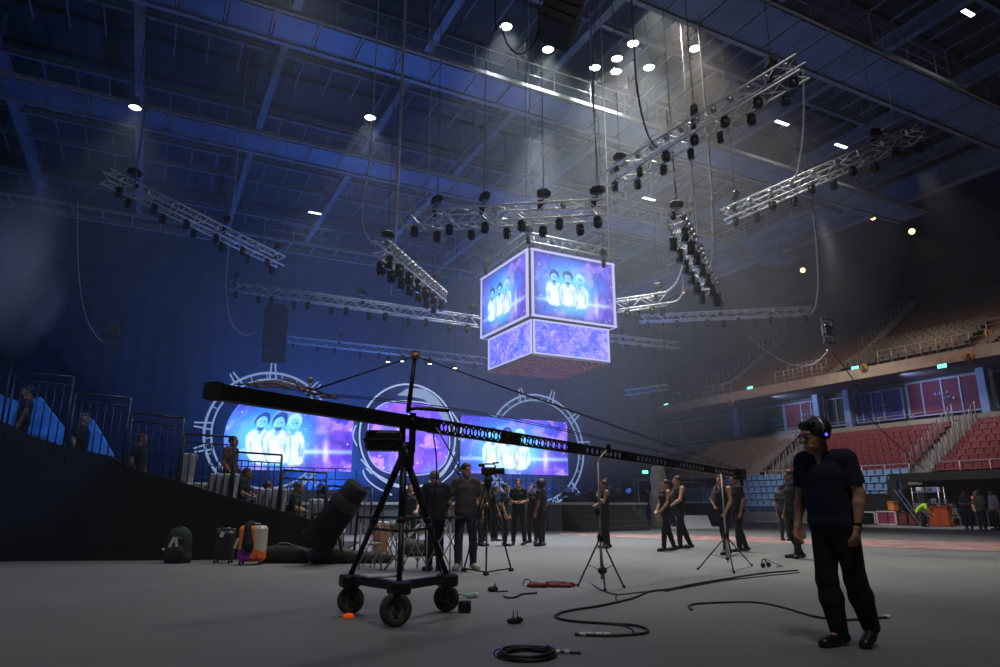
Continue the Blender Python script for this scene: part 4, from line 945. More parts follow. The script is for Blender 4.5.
# --- man with headphones, walking to the left with his back foot lifted at the heel
fgp = onz(851, 647); FG = figure('man in black v-neck t-shirt and headphones walking left across the floor', (fgp.x, fgp.y, 0), LEFT+34, 1.77, .0085, skinA, ('tee', navy), bk, shoem, 'fringe', detail=True, build=1.06, vneck=True,
    hs=1.1, loose=1.16, pel=(0, .04, .97), wai=(0, .055, 1.13), chest=(0, .065, 1.31), neck=(0, .085, 1.48), head=(0, .17, 1.615), nod=-.12, look=-.42,
    hip=((-.085, .04, .92), (.085, .04, .92)), knee=((-.1, .0, .5), (.1, .06, .49)), ank=((-.09, -.16, .14), (.08, 0.0, .085)), toe=((-.1, -.03, .03), (.1, .19, .03)),
    sh=((-.19, .07, 1.42), (.19, .07, 1.42)), elb=((-.25, .06, 1.15), (.27, .02, 1.15)), wri=((-.25, .14, .91), (.27, .12, .91)), hand=((-.24, .17, .81), (.26, .16, .81)))
def on_head(name, label, cat, parent_t, parts, J=None):    # something worn: its own thing, placed at the head of its wearer
    t = thing(name, label, cat, parent_t.location, 0); t.rotation_euler = parent_t.rotation_euler; t.scale = parent_t.scale
    return t
hd = V((0, .17, 1.615)); Mh = Matrix.Rotation(-.42, 3, 'Z') @ Matrix.Rotation(-.12, 3, 'X')
def HH(x, y, z): return hd+Mh @ V((x, y, z))*1.1
t = on_head('headphones', 'silver and black wireless headphones with a blue light, worn by the walking man', 'headphones', FG, None)
MB().tube([HH(.098*math.cos(a), -.02-.0*a, .03+.112*math.sin(a)) for a in np.linspace(0, PI, 17)], .011, 8).build('headband', alu, t)
for s_ in (-1, 1):
    m = MB().cyl(HH(s_*.075, -.02, -.0), HH(s_*.108, -.02, -.0), .044, .038, 18).build('ear_cup', black, t); MB().cyl(HH(s_*.106, -.02, 0), HH(s_*.112, -.02, 0), .014, .012, 12).build('blue_light', glow('blue_led', (.12, .1, 1), 1.6), m)
t = on_head('eyeglasses', 'thin dark eyeglasses worn by the walking man', 'glasses', FG, None)
for s_ in (-1, 1):
    MB().tube([HH(s_*.034+.024*math.cos(a), .098, .005+.019*math.sin(a)) for a in np.linspace(0, 2*PI, 17)[:-1]], .0028, 5, closed=True).build('rim', black, t)
    MB().tube([HH(s_*.058, .096, .01), HH(s_*.083, .05, .012), HH(s_*.086, -.01, .005)], .003, 5).build('temple', black, t)
MB().tube([HH(-.01, .1, .008), HH(.01, .1, .008)], .0028, 5).build('bridge', black, t)
for s_ in (-1, 1): MB().ball(HH(s_*.033, .079, .004), .014).build('eye', white, FG)
for w_, z_ in ((-1, .93),): MB().tube([(s*.0+-.25+.034*math.cos(a), .14+.034*math.sin(a), z_) for s in (0,) for a in np.linspace(0, 2*PI, 13)[:-1]], .008, 6, closed=True).build('wristband', blackm, FG)

# --- the two men by the table
figure('man in navy shirt seen from behind, leaning on the folding table', G(434, 571), AWAY+25, 1.68, .013, skinA, ('tee', navy), bk, shoem, 'short', hairg, 1.05, head=(0, .1, 1.6), neck=(0, .05, 1.475), nod=-.3,
       elb=((-.25, .03, 1.18), (.26, .02, 1.16)), wri=((-.2, .24, 1.02), (.24, .22, .98)), hand=((-.19, .3, .95), (.23, .28, .9)))
figure('man in charcoal v-neck t-shirt and jeans standing with a hand on the table', G(465, 569), NEAR+12, 1.79, .011, skinA, ('tee', charc), jean, shoew, 'short', None, 1.0, vneck=True, look=.45,
       ank=((-.14, 0, .085), (.13, 0, .085)), knee=((-.13, .02, .49), (.12, .02, .49)), toe=((-.19, .15, .03), (.2, .13, .03)), elb=((-.27, -.02, 1.15), (.29, .0, 1.14)), wri=((-.28, .07, .92), (.31, .1, .93)), hand=((-.28, .1, .82), (.31, .14, .84)))
figure('woman in dark tank top standing behind the folding table', G(409, 551), NEAR, 1.6, .017, skinA, ('tank', navy), bk, shoem, 'long', female=True, elb=((-.22, 0, 1.17), (.22, 0, 1.17)), wri=((-.2, .2, 1.04), (.2, .2, 1.04)), hand=((-.16, .28, 1.0), (.16, .28, 1.0)))
# --- dancers in black beyond the camera tripod
fold = dict(elb=((-.25, .02, 1.17), (.25, .02, 1.17)), wri=((-.06, .2, 1.1), (.06, .19, 1.12)), hand=((.03, .2, 1.12), (-.04, .2, 1.13)))
figure('man in black t-shirt clasping his hands between two other dancers', G(519, 545), NEAR-15, 1.78, .016, skinA, ('tee', bk), bk, shoem, 'short', ank=((-.16, 0, .085), (.16, 0, .085)), knee=((-.14, .02, .49), (.14, .02, .49)), look=.15, **fold)
figure('person in black with big round afro hair, back half turned', G(542, 546), AWAY+60, 1.72, .016, skinB, ('tee', bk), bk, shoem, 'afro')
figure('woman with pale face half hidden behind the afro haired dancer', G(533, 543), LEFT+60, 1.66, .016, skinA, ('tee', bk), bk, shoem, 'short', female=True)
figure('dark haired woman in black beside the camera tripod, arms hanging', G(505, 546), LEFT-190+360, 1.64, .016, skinA, ('tee', bk), bk, shoem, 'short', female=True)
figure('woman in black talking at the left of the dancers group', G(495, 541), RIGHT+10, 1.66, .016, skinA, ('tee', bk), bk, shoem, 'short', female=True)
figure('person in black with folded arms directly behind the camera tripod', G(481, 546), RIGHT-30, 1.66, .016, skinB, ('tank', bk), bk, shoem, 'bun', female=True, **fold)
figure('dancer half hidden by the man in charcoal t-shirt', G(489, 541), NEAR, 1.7, .018, skinB, ('tee', bk), bk, shoem, 'short')
# --- woman by the first light stand, drinking pose
figure('woman with a hair bun holding something to her mouth by the light stand', G(607, 548), LEFT+5, 1.7, .015, skinB, ('tank', bk), bk, shoem, 'bun', female=True,
       elb=((-.22, .1, 1.17), (.22, .05, 1.16)), wri=((-.1, .24, 1.34), (.1, .26, 1.1)), hand=((-.03, .2, 1.45), (.04, .3, 1.08)))
# --- couple
figure('woman in black leggings leaning back on the man embracing her', G(668, 551), LEFT+15, 1.68, .015, skinA, ('tank', bk), bk, shoem, 'short', female=True, head=(0, -.03, 1.63), neck=(0, -.04, 1.48), chest=(0, -.01, 1.32),
       ank=((-.1, .16, .085), (.1, -.24, .085)), knee=((-.1, .12, .49), (.1, -.1, .5)), toe=((-.12, .32, .03), (.12, -.08, .03)), pel=(0, .02, .97), elb=((-.2, .05, 1.17), (.21, .04, 1.15)), wri=((-.14, .2, .98), (.14, .2, .96)), hand=((-.06, .26, .9), (.06, .26, .9)))
figure('man in black tank top embracing the woman from behind', G(682, 548.5), LEFT+15, 1.8, .015, skinA, ('tank', bk), bk, shoem, 'short', ank=((-.1, .1, .085), (.1, -.3, .085)), knee=((-.11, .1, .49), (.11, -.12, .49)), toe=((-.13, .26, .03), (.13, -.14, .03)),
       elb=((-.25, .12, 1.17), (.25, .12, 1.16)), wri=((-.16, .34, 1.02), (.17, .34, 1.0)), hand=((-.06, .42, .96), (.06, .42, .95)))
figure('person in black tank top with a hand on the hip by the second light stand', G(727, 554.5), LEFT+30, 1.74, .015, skinA, ('tank', bk), bk, shoem, 'short', elb=((-.24, .02, 1.16), (.42, -.08, 1.22)), wri=((-.2, .15, .95), (.2, .04, 1.02)), hand=((-.18, .2, .86), (.12, .1, 1.0)),
       ank=((-.14, .18, .085), (.12, -.2, .085)), knee=((-.12, .12, .49), (.12, -.06, .49)), toe=((-.16, .33, .03), (.14, -.04, .03)))
figure('man in black t-shirt standing close behind the hand-on-hip dancer', G(741, 551.5), LEFT+10, 1.78, .015, skinB, ('tee', bk), bk, shoem, 'short', ank=((-.1, .08, .085), (.1, -.2, .085)), knee=((-.1, .08, .49), (.1, -.06, .49)), toe=((-.12, .24, .03), (.12, -.04, .03)))
figure('woman in black facing right in the pair left of the walking man', G(786, 541), LEFT-180+40, 1.68, .016, skinA, ('tee', bk), bk, shoem, 'short', female=True)
figure('man in black just left of the walking man', G(799, 558.5), LEFT+10, 1.8, .014, skinB, ('tee', bk), bk, shoem, 'short', look=-.3, ank=((-.1, .1, .085), (.1, -.12, .085)))
# --- crew at the right by the equipment
figure('man in dark grey polo shirt with folded arms by the equipment', G(970, 530), NEAR-60, 1.72, .02, skinA, ('tee', dkgrey), jean, shoew, 'short', None, 1.1, **fold)
figure('man in orange shirt between the grey and khaki shirts', G(980, 528), NEAR+20, 1.7, .02, skinA, ('tee', cloth('orange_cotton', (.7, .16, .02))), jean, shoew, 'short')
figure('man in khaki t-shirt seen from behind', G(984, 531), LEFT+10, 1.7, .02, skinA, ('tee', khaki), jean, shoew, 'short', hairg, 1.1, **fold)
figure('person in pale shirt at the right edge of the picture', G(998, 530), LEFT, 1.72, .02, skinA, ('long', palecl), bk, shoem, 'short')
bend = dict(pel=(0, -.18, .8), wai=(0, -.06, .93), chest=(0, .14, 1.05), neck=(0, .3, 1.1), head=(0, .42, 1.16), nod=-.7, hip=((-.085, -.18, .76), (.085, -.18, .76)), knee=((-.14, .08, .45), (.14, .1, .45)), sh=((-.18, .26, 1.08), (.18, .26, 1.08)),
            elb=((-.2, .4, .85), (.2, .4, .85)), wri=((-.14, .5, .65), (.14, .5, .65)), hand=((-.1, .55, .58), (.1, .55, .58)))
figure('worker in yellow high-visibility vest bending among the equipment', G(924, 527), NEAR+30, 1.7, .022, skinB, ('tee', hivis), bk, shoem, 'short', **bend)
figure('worker in yellow high-visibility vest by the blue seats', tuple(onz(715, 519)), LEFT+20, 1.7, .025, skinB, ('tee', hivis), jean, shoem, 'short')

# ================================================================ CAMERA CRANE
dolly = V((2.4, 6.89, 0)); jib = thing('camera_crane', 'long black camera crane on a three-wheeled dolly reaching over the floor', 'camera crane', dolly)
W2 = lambda p: V(p)-dolly
pv = dep(406, 424, 7.2); aL = dep(214, 391.5, 5.6); aR = dep(741, 474.5, 13.6)
dA = (aR-aL).normalized(); sA = V((0, 0, 1)).cross(dA).normalized(); uA = dA.cross(sA)
LA = (aR-aL).length; tp = (pv-aL).dot(dA); pv = aL+dA*tp
def arm_pt(s_, side=0, up=0): return W2(aL+dA*s_+sA*side+uA*up)
hh_, ww_ = .067, .055
MB().add([arm_pt(x, y, z) for x, k in ((0, .98), (tp+.35, 1.0)) for y, z in ((-ww_, -hh_*k), (ww_, -hh_*k), (ww_, hh_*k), (-ww_, hh_*k))], [(3, 2, 1, 0), (4, 5, 6, 7), (0, 1, 5, 4), (1, 2, 6, 5), (2, 3, 7, 6), (3, 0, 4, 7)]).build('rear_arm', black, jib)
m = MB(); m.add([arm_pt(x, y, z) for x, k in ((-.07, .9), (0, 1.08), (.05, 1.02)) for y, z in ((-ww_*k, -hh_*k), (ww_*k, -hh_*k), (ww_*k, hh_*1.1*k), (-ww_*k, hh_*1.1*k))],
    [(3, 2, 1, 0), (8, 9, 10, 11)]+[(a, b, b+4, a+4) for r in (0, 4) for a, b in ((r, r+1), (r+1, r+2), (r+2, r+3), (r+3, r))]); m.build('end_cap', blackm, jib)
# front arm: sections of perforated box beam
nsec = 6; s0 = tp+.3; secL = (LA-s0)/nsec
for k in range(nsec):
    a_, b_ = s0+secL*k, s0+secL*(k+1)-.03; kk = 1-.045*k; hz, wy = .07*kk, .032*kk
    pl = MB()
    for z in (-hz, hz): pl.bar(arm_pt(a_, 0, z), arm_pt(b_, 0, z), .012, wy*2, up=uA) if False else pl.add([arm_pt(x, y, z+q) for x in (a_, b_) for q in (-.008, .008) for y in (-wy, wy)], [(0, 1, 3, 2), (4, 6, 7, 5), (0, 4, 5, 1), (2, 3, 7, 6), (0, 2, 6, 4), (1, 5, 7, 3)])
    o = pl.build('arm_section', black, jib)
    m = MB(); nh = 9; solid = .1*(b_-a_)
    for sy_ in (-wy, wy):
        for xa, xb in ((a_, a_+solid), (b_-solid, b_)): m.add([arm_pt(xa, sy_, -hz), arm_pt(xb, sy_, -hz), arm_pt(xb, sy_, hz), arm_pt(xa, sy_, hz)], [(0, 1, 2, 3)])
        c_ = (b_-a_-2*solid)/nh
        for q in range(nh):
            xc = a_+solid+c_*(q+.5); R_ = min(c_*.44, hz*.72); n8 = 16; vs = []
            for e in range(n8):
                an = 2*PI*(e+.5)/n8; cx, cz = math.cos(an), math.sin(an); sq = min(c_/2/max(1e-6, abs(cx)), hz/max(1e-6, abs(cz)))
                vs += [arm_pt(xc+R_*cx, sy_, R_*cz), arm_pt(xc+cx*sq, sy_, cz*sq)]
            m.add(vs, [(2*e, 2*e+1, (2*e+3) % (2*n8), (2*e+2) % (2*n8)) for e in range(n8)])
            for ca, cb in ((-1, -1), (-1, 1), (1, -1), (1, 1)): pass
    m.build('perforated_web', black, o)
m = MB(); m.add([arm_pt(x, y, z) for x in (LA-.12, LA+.06) for y, z in ((-.08, -.1), (.08, -.1), (.08, .1), (-.08, .1))], [(3, 2, 1, 0), (4, 5, 6, 7), (0, 1, 5, 4), (1, 2, 6, 5), (2, 3, 7, 6), (3, 0, 4, 7)]); m.cyl(arm_pt(LA, 0, 0), arm_pt(LA, 0, -.22), .035); m.build('head_bracket', blackm, jib)
# pivot, mast, cross bar
P0 = W2(pv); mt = W2(dep(415, 356, 7.2))
m = MB(); m.cyl(P0+V((0, 0, .1)), mt, .027, .022, 10); m.cyl(mt, mt+V((0, 0, .05)), .045, n=10); m.build('mast', black, jib)
m = MB(); m.cyl(mt+V((0, 0, -.03)), mt+V((0, 0, .03)), .05, n=10); m.build('mast_pulley', mat('brass', (.45, .3, .15), .5, .5), jib)
m = MB()
for s_ in (-1, 1): m.bar(P0+sA*.08*s_+V((0, 0, -.32)), P0+sA*.08*s_+V((0, 0, .09)), .075, .02, up=sA)
m.cyl(P0-sA*.12, P0+sA*.12, .04, n=12); m.lathe(P0+V((0, 0, -.42)), [(.001, -.04), (.08, -.04), (.08, .1), (.05, .14)], 16); m.build('pivot_yoke', black, jib)
m = MB(); m.tube([P0+V((0, 0, .13)), P0+V((0, 0, .16))+dA*.1, W2(dep(448, 410.5, 6.75))], .02, 8); m.build('steering_handle', black, jib)
for s_ in (-1, 1): MB().tube([mt, arm_pt(.9, s_*.06, .14)], .006, 5).build('guy_cable', blackm, jib); MB().tube([mt, arm_pt(LA-.1, s_*.05, .09)], .006, 5).build('guy_cable', blackm, jib)
for s_ in (-1, 1): MB().tube(curve([arm_pt(.9, s_*.05, .12), arm_pt(tp, s_*.06, .2), arm_pt(tp+2.2, s_*.05, .23), arm_pt(LA-.3, s_*.05, .1)], 8), .005, 5).build('control_cable', blackm, jib)
m = MB()
for q in range(9):
    rr = random.Random(q); m.tube(curve([arm_pt(.15+rr.random()*.3, rr.uniform(-.07, .07), .1)]+[arm_pt(.3+.18*e+rr.random()*.1, rr.uniform(-.08, .08), .11+rr.random()*.1*(1-abs(e-2)/3)) for e in range(4)]+[arm_pt(1.1+rr.random()*.2, rr.uniform(-.05, .05), .12)], 5), .005, 4)
m.build('cable_tangle', mat('tan_wire', (.35, .25, .18), .6), jib)
m = MB(); m.cyl(arm_pt(.9, 0, .1), arm_pt(.9, 0, .26), .012); m.ball(arm_pt(.9, 0, .25), .028); m.build('anchor_pin', rail, jib)
# counterweight box under the rear of the arm
c = W2(dep(383, 441, 7.0)); m = MB(); m.rbox(c, (.35, .25, .2), .03, Matrix.Rotation(-.35, 3, 'Z')); m.build('control_box', black, jib)
MB().rbox(c+V((.0, 0, -.0)), (.38, .27, .03), .01, Matrix.Rotation(-.35, 3, 'Z')).build('box_band', blackm, jib)
MB().rbox(W2(dep(398, 436, 7.1)), (.1, .06, .06), .015).build('box_bracket', black, jib)
# tripod
hub = W2(dep(404, 452, 7.2)); fl_ = [W2(dep(350, 577, 7.36)), W2(dep(447, 575, 7.42)), W2(dep(399, 585, 6.75))]
m = MB(); m.cyl(hub-V((0, 0, .05)), hub+V((0, 0, .1)), .06, .065, 16); m.build('tripod_head', black, jib)
cen = V((hub.x, hub.y, .5)); 
for i, f_ in enumerate(fl_):
    f_ = V((f_.x, f_.y, .37)); st_ = hub+(f_-hub)*.04
    m = MB(); m.cyl(st_, hub+(f_-hub)*.55, .038, .036, 10); m.cyl(hub+(f_-hub)*.5, f_, .028, n=10); m.ball(hub+(f_-hub)*.55, .045); lg = m.build('leg', black, jib)
    MB().cyl(V((hub.x, hub.y, .82)), hub+(f_-hub)*.62, .014, n=8).build('brace', black, lg)
MB().cyl(hub, V((hub.x, hub.y, .45)), .022, n=10).build('centre_column', black, jib)
for i in range(3):
    f_ = fl_[i]; f2 = fl_[(i+1) % 3]; z = .345
    if i != 0: MB().bar((f_.x, f_.y, z), (f2.x, f2.y, z), .07, .08).build('dolly_beam', black, jib)
    m = MB(); m.rbox((f_.x, f_.y, .33), (.19, .19, .12), .02); m.cyl((f_.x, f_.y, .3), (f_.x, f_.y, .24), .06, n=14); m.build('corner_block', black, jib)
# pneumatic wheels in forks
for (px, py), r_, yaw in (((350, 614.5), .138, -.05), ((395, 627), .15, -.1), ((446, 612), .138, -.85)):
    gp = W2(onz(px, py)); wh = thing('x', None, None); bpy.data.objects.remove(wh)
    Mw = Matrix.Rotation(yaw, 3, 'Z') @ Matrix.Rotation(PI/2, 3, 'X'); c = V((gp.x, gp.y, r_))
    prof = [(r_*.55, -.045), (r_*.82, -.05), (r_*.97, -.03), (r_, 0), (r_*.97, .03), (r_*.82, .05), (r_*.55, .045), (r_*.5, .02), (r_*.5, -.02), (r_*.55, -.045)]
    o = MB().lathe(c, prof, 28, Mw).build('wheel', mat('tyre_rubber', (.045, .04, .04), .75, noise=.3, nscale=30), jib)
    m = MB().lathe(c, [(.001, -.03), (r_*.2, -.035), (r_*.25, -.02), (r_*.45, -.012), (r_*.56, -.035), (r_*.56, .035), (r_*.45, .012), (r_*.25, .02), (r_*.2, .035), (.001, .03)], 20, Mw); m.build('rim', steel, o)
    m = MB(); ax = Mw @ V((0, 0, 1))
    for s_ in (-1, 1): m.bar(c+ax*.07*s_+V((0, 0, -.01)), c+ax*.07*s_+V((0, 0, r_+.0)), .05, .012, up=ax)
    m.bar(c+ax*-.08+V((0, 0, r_+.005)), c+ax*.08+V((0, 0, r_+.005)), .07, .03); m.cyl(c-ax*.08, c+ax*.08, .012); m.build('fork', black, o)
MB().tube(curve([P0+V((.25, -.1, -.1)), P0+V((.3, -.1, -.5)), P0+V((.27, -.1, -1.1)), V((fl_[1].x-.1, fl_[1].y-.15, .35)), V((fl_[1].x+.05, fl_[1].y-.1, .1))], 8), .008, 6).build('hanging_cable', cable, jib)
m = MB(); m.tube([P0+V((.28, -.1, -.05)), P0+V((.45, -.1, -.3)), P0+V((.75, 0, -.7)), W2(dep(452, 466, 7))], .008, 5); m.build('chain', steel, jib)
t = tag(MB().rbox((0, 0, .012), (.34, .24, .02), .008).build('paper_sheet', mat('lilac_paper', (.5, .46, .55), .7), loc=dolly+V(((fl_[0].x+fl_[2].x)/2+.1, (fl_[0].y+fl_[2].y)/2+.05, .386))), 'crumpled pale sheet lying on the dolly beam', 'sheet')

# ================================================================ LEFT GRANDSTAND WITH BLACK SIDE
RA, RB = onz(0, 561.5), onz(330, 559); RA.z = RB.z = 0; rd = (RB-RA).normalized(); rn = V((-rd.y, rd.x, 0))    # rn points away from the camera
def onr(px, py, off=0):                                    # the stand's side plane, off metres behind it
    r = ray(px, py); q = RA+rn*off; t_ = (q-C0).dot(rn)/r.dot(rn); return C0+r*t_
edge = [(-190, 352), (-60, 396), (0, 423), (50, 443), (110, 456), (128, 467), (180, 482), (215, 493), (240, 500), (300, 516), (332, 529)]
E3 = [onr(*e) for e in edge]; e0 = E3[0]; t = thing('grandstand_side', 'black covered sloping side of the left grandstand', 'grandstand', (RA.x, RA.y, 0)); 
poly = [e-RA for e in E3]+[V((E3[-1].x, E3[-1].y, 0))-RA, V((E3[0].x, E3[0].y, 0))-RA]
MB().prism(poly, rn*.12).build('black_cover', drape, t)
m = MB()
for a, b_ in zip(E3[:-1], E3[1:]):
    q = [a-RA+rn*.15+V((0, 0, -.8)), b_-RA+rn*.15+V((0, 0, -.8)), b_-RA+rn*6+V((0, 0, -.8)), a-RA+rn*6+V((0, 0, -.8))]
    q = [V((p.x, p.y, max(.05, p.z))) for p in q]; m.prism(q, (0, 0, -.04))
m.build('sloping_deck', blackm, t)
def deck_z(p):                                             # deck height under a point behind the side
    s_ = (p-RA).dot(rd)
    for a, b_ in zip(E3[:-1], E3[1:]):
        sa, sb = (a-RA).dot(rd), (b_-RA).dot(rd)
        if sa <= s_ <= sb: return max(.05, a.z+(b_.z-a.z)*(s_-sa)/(sb-sa)-.8)
    return .05
names_r = ['highest, cut by the left edge of the picture', 'second from the top', 'third from the top', 'in the middle of the row', 'third from the bottom', 'second from the bottom, before the left screen', 'lowest of the row', 'small one beside the tilted cylinder']
rbl = mat('railing_black', (.03, .032, .04), .4, .5)
for i, (x0, y0, x1, y1, yb) in enumerate(((-45, 352, 13, 357, 424), (16, 372, 74, 377, 446), (76, 393, 131, 398, 466), (133, 413, 184, 418, 482), (185, 434, 235, 437, 498), (236, 452, 282, 455, 510), (283, 470, 327, 473, 524), (328, 486, 372, 488, 533))):
    a, b_ = onr(x0, y0, .02), onr(x1, y1, .02); t = thing('guard_railing', 'black barred railing on the left grandstand, '+names_r[i], 'railing', V((a.x, a.y, a.z-1.3)))
    o_ = t.location; dn = V((0, 0, -1)); hb_ = onr(x1, yb, .02).z; La = a.z-onr(x0, yb-8, .02).z; Lb = b_.z-hb_
    m = MB(); m.cyl(a-o_, b_-o_, .022, n=8); m.cyl(a-o_, a-o_+dn*(La+.1), .024, n=8); m.cyl(b_-o_, b_-o_+dn*(Lb+.05), .024, n=8)
    m.cyl(a-o_+dn*.17, b_-o_+dn*.17, .014, n=6); m.build('frame', rbl, t)
    m = MB(); 
    for k in range(1, 7): p = a+(b_-a)*k/7-o_; m.cyl(p+dn*.17, p+dn*(La+(Lb-La)*k/7), .012, n=6)
    m.build('bars', rbl, t)
# cloth panels behind the upper railings, blue light put into their colour
bluec = mat('cloth_lit_blue', (.08, .3, .75), .8, noise=.3, nscale=4)
for poly, lb in ((((-30, 380), (4, 396), (19, 402), (19, 428), (-30, 410)), 'at the left edge of the picture'), (((28, 400), (40, 397), (64, 428), (64, 446), (28, 434)), 'behind the second railing'), (((86, 418), (93, 420), (113, 455), (113, 460), (86, 452)), 'behind the third railing')):
    P3 = [onr(px, py, 1.0) for px, py in poly]; o = single(MB().prism(P3, rn*.06), 'cloth_panel', bluec, 'blue-lit cloth panel hanging '+lb, 'cloth panel')
# pale covered chairs
def pale_chair(loc, label):
    t = thing('covered_chair', label, 'chair', loc, math.atan2(rd.y, rd.x)+PI/2, 'pale covered chairs on the left grandstand')
    MB().rbox((0, 0, .86), (.4, .11, .62), .03, Matrix.Rotation(.1, 3, 'X')).build('backrest', mat('cover_cloth', (.34, .35, .42), .85, noise=.2), t); MB().rbox((0, -.22, .5), (.4, .42, .1), .03).build('seat', white, t)
    for x in (-.17, .17):
        for y in (-.4, -.02): MB().cyl((x, y, 0), (x, y, .47), .016, n=6).build('leg', black, t)
rows = [((187, 192), 455, 'by the middle railings'), ((198, 204, 210), 484, 'below the third lowest railing'), ((214, 221, 228, 235), 475, 'behind the brown shirted person'), ((261, 268, 276, 284), 490, 'behind the second lowest railing'), ((312, 319, 326), 500, 'in front of the seated person')]
for xs, y, lb in rows:
    for x in xs:
        p = onr(x, y, .55); pale_chair(V((p.x, p.y, p.z-1.14)), 'pale covered chair on the left grandstand '+lb)
# people on the grandstand
def gp(px, head_py, off, hgt): p = onr(px, head_py, off); return (p.x, p.y, p.z-hgt)
figure('dark figure with orange-red shoulders behind the second railing', gp(30, 386, .9, 1.72), LEFT+30, 1.72, .02, skinB, ('tee', cloth('dark_jacket', (.015, .015, .02))), bk, shoem, 'short')
sh_ = COL.objects[-1]
figure('dark silhouette of a person behind the third railing', gp(85, 414, .9, 1.7), RIGHT, 1.7, .02, skinB, ('tee', bk), bk, shoem, 'cap', dkgrey)
figure('dark silhouette of a person behind the middle railing', gp(142, 434, .9, 1.68), RIGHT, 1.68, .02, skinB, ('tee', bk), bk, shoem, 'short')
figure('person in brown shirt standing before the left stage screen', gp(233, 437, .9, 1.7), RIGHT-10, 1.7, .018, skinB, ('tee', cloth('brown_cotton', (.1, .05, .035))), bk, shoem, 'short', wri=((-.25, .16, .95), (.25, .16, .95)), hand=((-.24, .24, .9), (.24, .24, .9)))
sit = dict(pel=(0, -.1, .5), wai=(0, -.08, .64), chest=(0, -.04, .84), neck=(0, -.03, 1.01), head=(0, .03, 1.15), hip=((-.09, -.1, .46), (.09, -.1, .46)), knee=((-.12, .33, .48), (.12, .33, .48)), ank=((-.12, .32, .085), (.12, .32, .085)), toe=((-.14, .5, .03), (.14, .5, .03)),
           sh=((-.18, -.04, .96), (.18, -.04, .96)), elb=((-.24, .04, .7), (.24, .04, .7)), wri=((-.15, .25, .62), (.15, .25, .62)), hand=((-.1, .33, .6), (.1, .33, .6)))
figure('bearded person in dark clothes sitting low behind the lowest railing', gp(298, 481, .8, 1.27), RIGHT+5, 1.7, .018, skinB, ('tee', bk), bk, shoem, 'short', **sit)
figure('person in pale top sitting among the covered chairs', gp(268, 479, .8, 1.27), RIGHT+25, 1.66, .02, skinA, ('tee', palecl), bk, shoem, 'short', **sit)
figure('dark figure sitting by the second lowest railing', gp(247, 466, .9, 1.27), RIGHT, 1.68, .02, skinB, ('tee', bk), bk, shoem, 'short', **sit)
for o in list(COL.objects):
    if o.name.startswith('shirt') and o.parent and 'orange-red' in str(o.parent.get('label')):
        sdf_mesh('shoulder_panel', [('c', (-.17, -.01, 1.44), (.17, -.01, 1.44), .086, .086)], .02, redcl, o, .02)

# ================================================================ LUGGAGE
vr_ = YAW
def lug(name, label, cat, px, py, rz=0): p = onz(px, py); return thing(name, label, cat, (p.x, p.y, 0), -YAW+rz)
t = lug('backpack', 'dark green backpack with a white strap tag standing by the black grandstand side', 'backpack', 177, 563)
sdf_mesh('main_bag', [('e', (0, 0, .3), (.24, .15, .31)), ('e', (0, 0, .5), (.2, .13, .17)), ('c', (-.14, 0, .08), (.14, 0, .08), .12, .12)], .02, mat('green_nylon', (.02, .035, .03), .8, noise=.4), t, .08)
sdf_mesh('front_pocket', [('e', (0, -.14, .2), (.17, .08, .15)), ('e', (0, -.12, .42), (.13, .06, .09))], .018, mat('black_nylon', (.012, .014, .015), .8), t, .03)
MB().tube([(-.06, -.05, .63), (0, -.05, .7), (.06, -.05, .63)], .015, 6).build('top_handle', black, t)
m = MB(); m.bar((-.09, -.2, .3), (-.01, -.2, .48), .06, .015, up=V((0, 1, 0))); m.bar((.05, -.2, .31), (.01, -.2, .48), .05, .015, up=V((0, 1, 0))); m.build('white_strap', mat('strap_white', (.5, .48, .46), .8), t)
MB().rbox((-.26, -.02, .3), (.06, .1, .2), .02).build('side_pocket', white, t) if False else MB().ball((-.27, -.04, .25), .03).build('water_bottle_cap', white, t)
def suitcase(t, w_, h_, d_, m, m2, ribs=True):
    MB().rbox((0, 0, .06+h_/2), (w_, d_, h_), .05).build('shell', m, t)
    g = MB()
    if ribs:
        for k in range(7): g.box((-w_/2+w_*(k+1)/8, -d_/2-.004, .06+h_/2), (.012, .012, h_*.86))
        g.build('ribs', m2, t)
    for x in (-1, 1):
        for y in (-1, 1): MB().cyl((x*w_*.38-.012, y*d_*.3, .03), (x*w_*.38+.012, y*d_*.3, .03), .03, n=12).build('wheel', black, t)
    hd_ = MB(); 
    for x in (-1, 1): hd_.cyl((x*w_*.22, 0, .06+h_), (x*w_*.22, 0, .06+h_+.03), .012)
    hd_.cyl((-w_*.24, 0, .06+h_+.035), (w_*.24, 0, .06+h_+.035), .016); hd_.build('handle', steel, t)
t = lug('suitcase', 'black ribbed suitcase with a white tag on its handle', 'suitcase', 223, 563); suitcase(t, .36, .54, .24, mat('dark_shell', (.035, .035, .038), .5, noise=.2), black)
m = MB(); m.box((-.02, -.13, .53), (.07, .01, .1), Matrix.Rotation(.3, 3, 'Y')); m.build('luggage_tag', white, t); m = MB(); m.rbox((-.15, 0, .62), (.07, .05, .04), .01); m.rbox((.15, 0, .62), (.07, .05, .04), .01); m.build('handle_mount', steel, t)
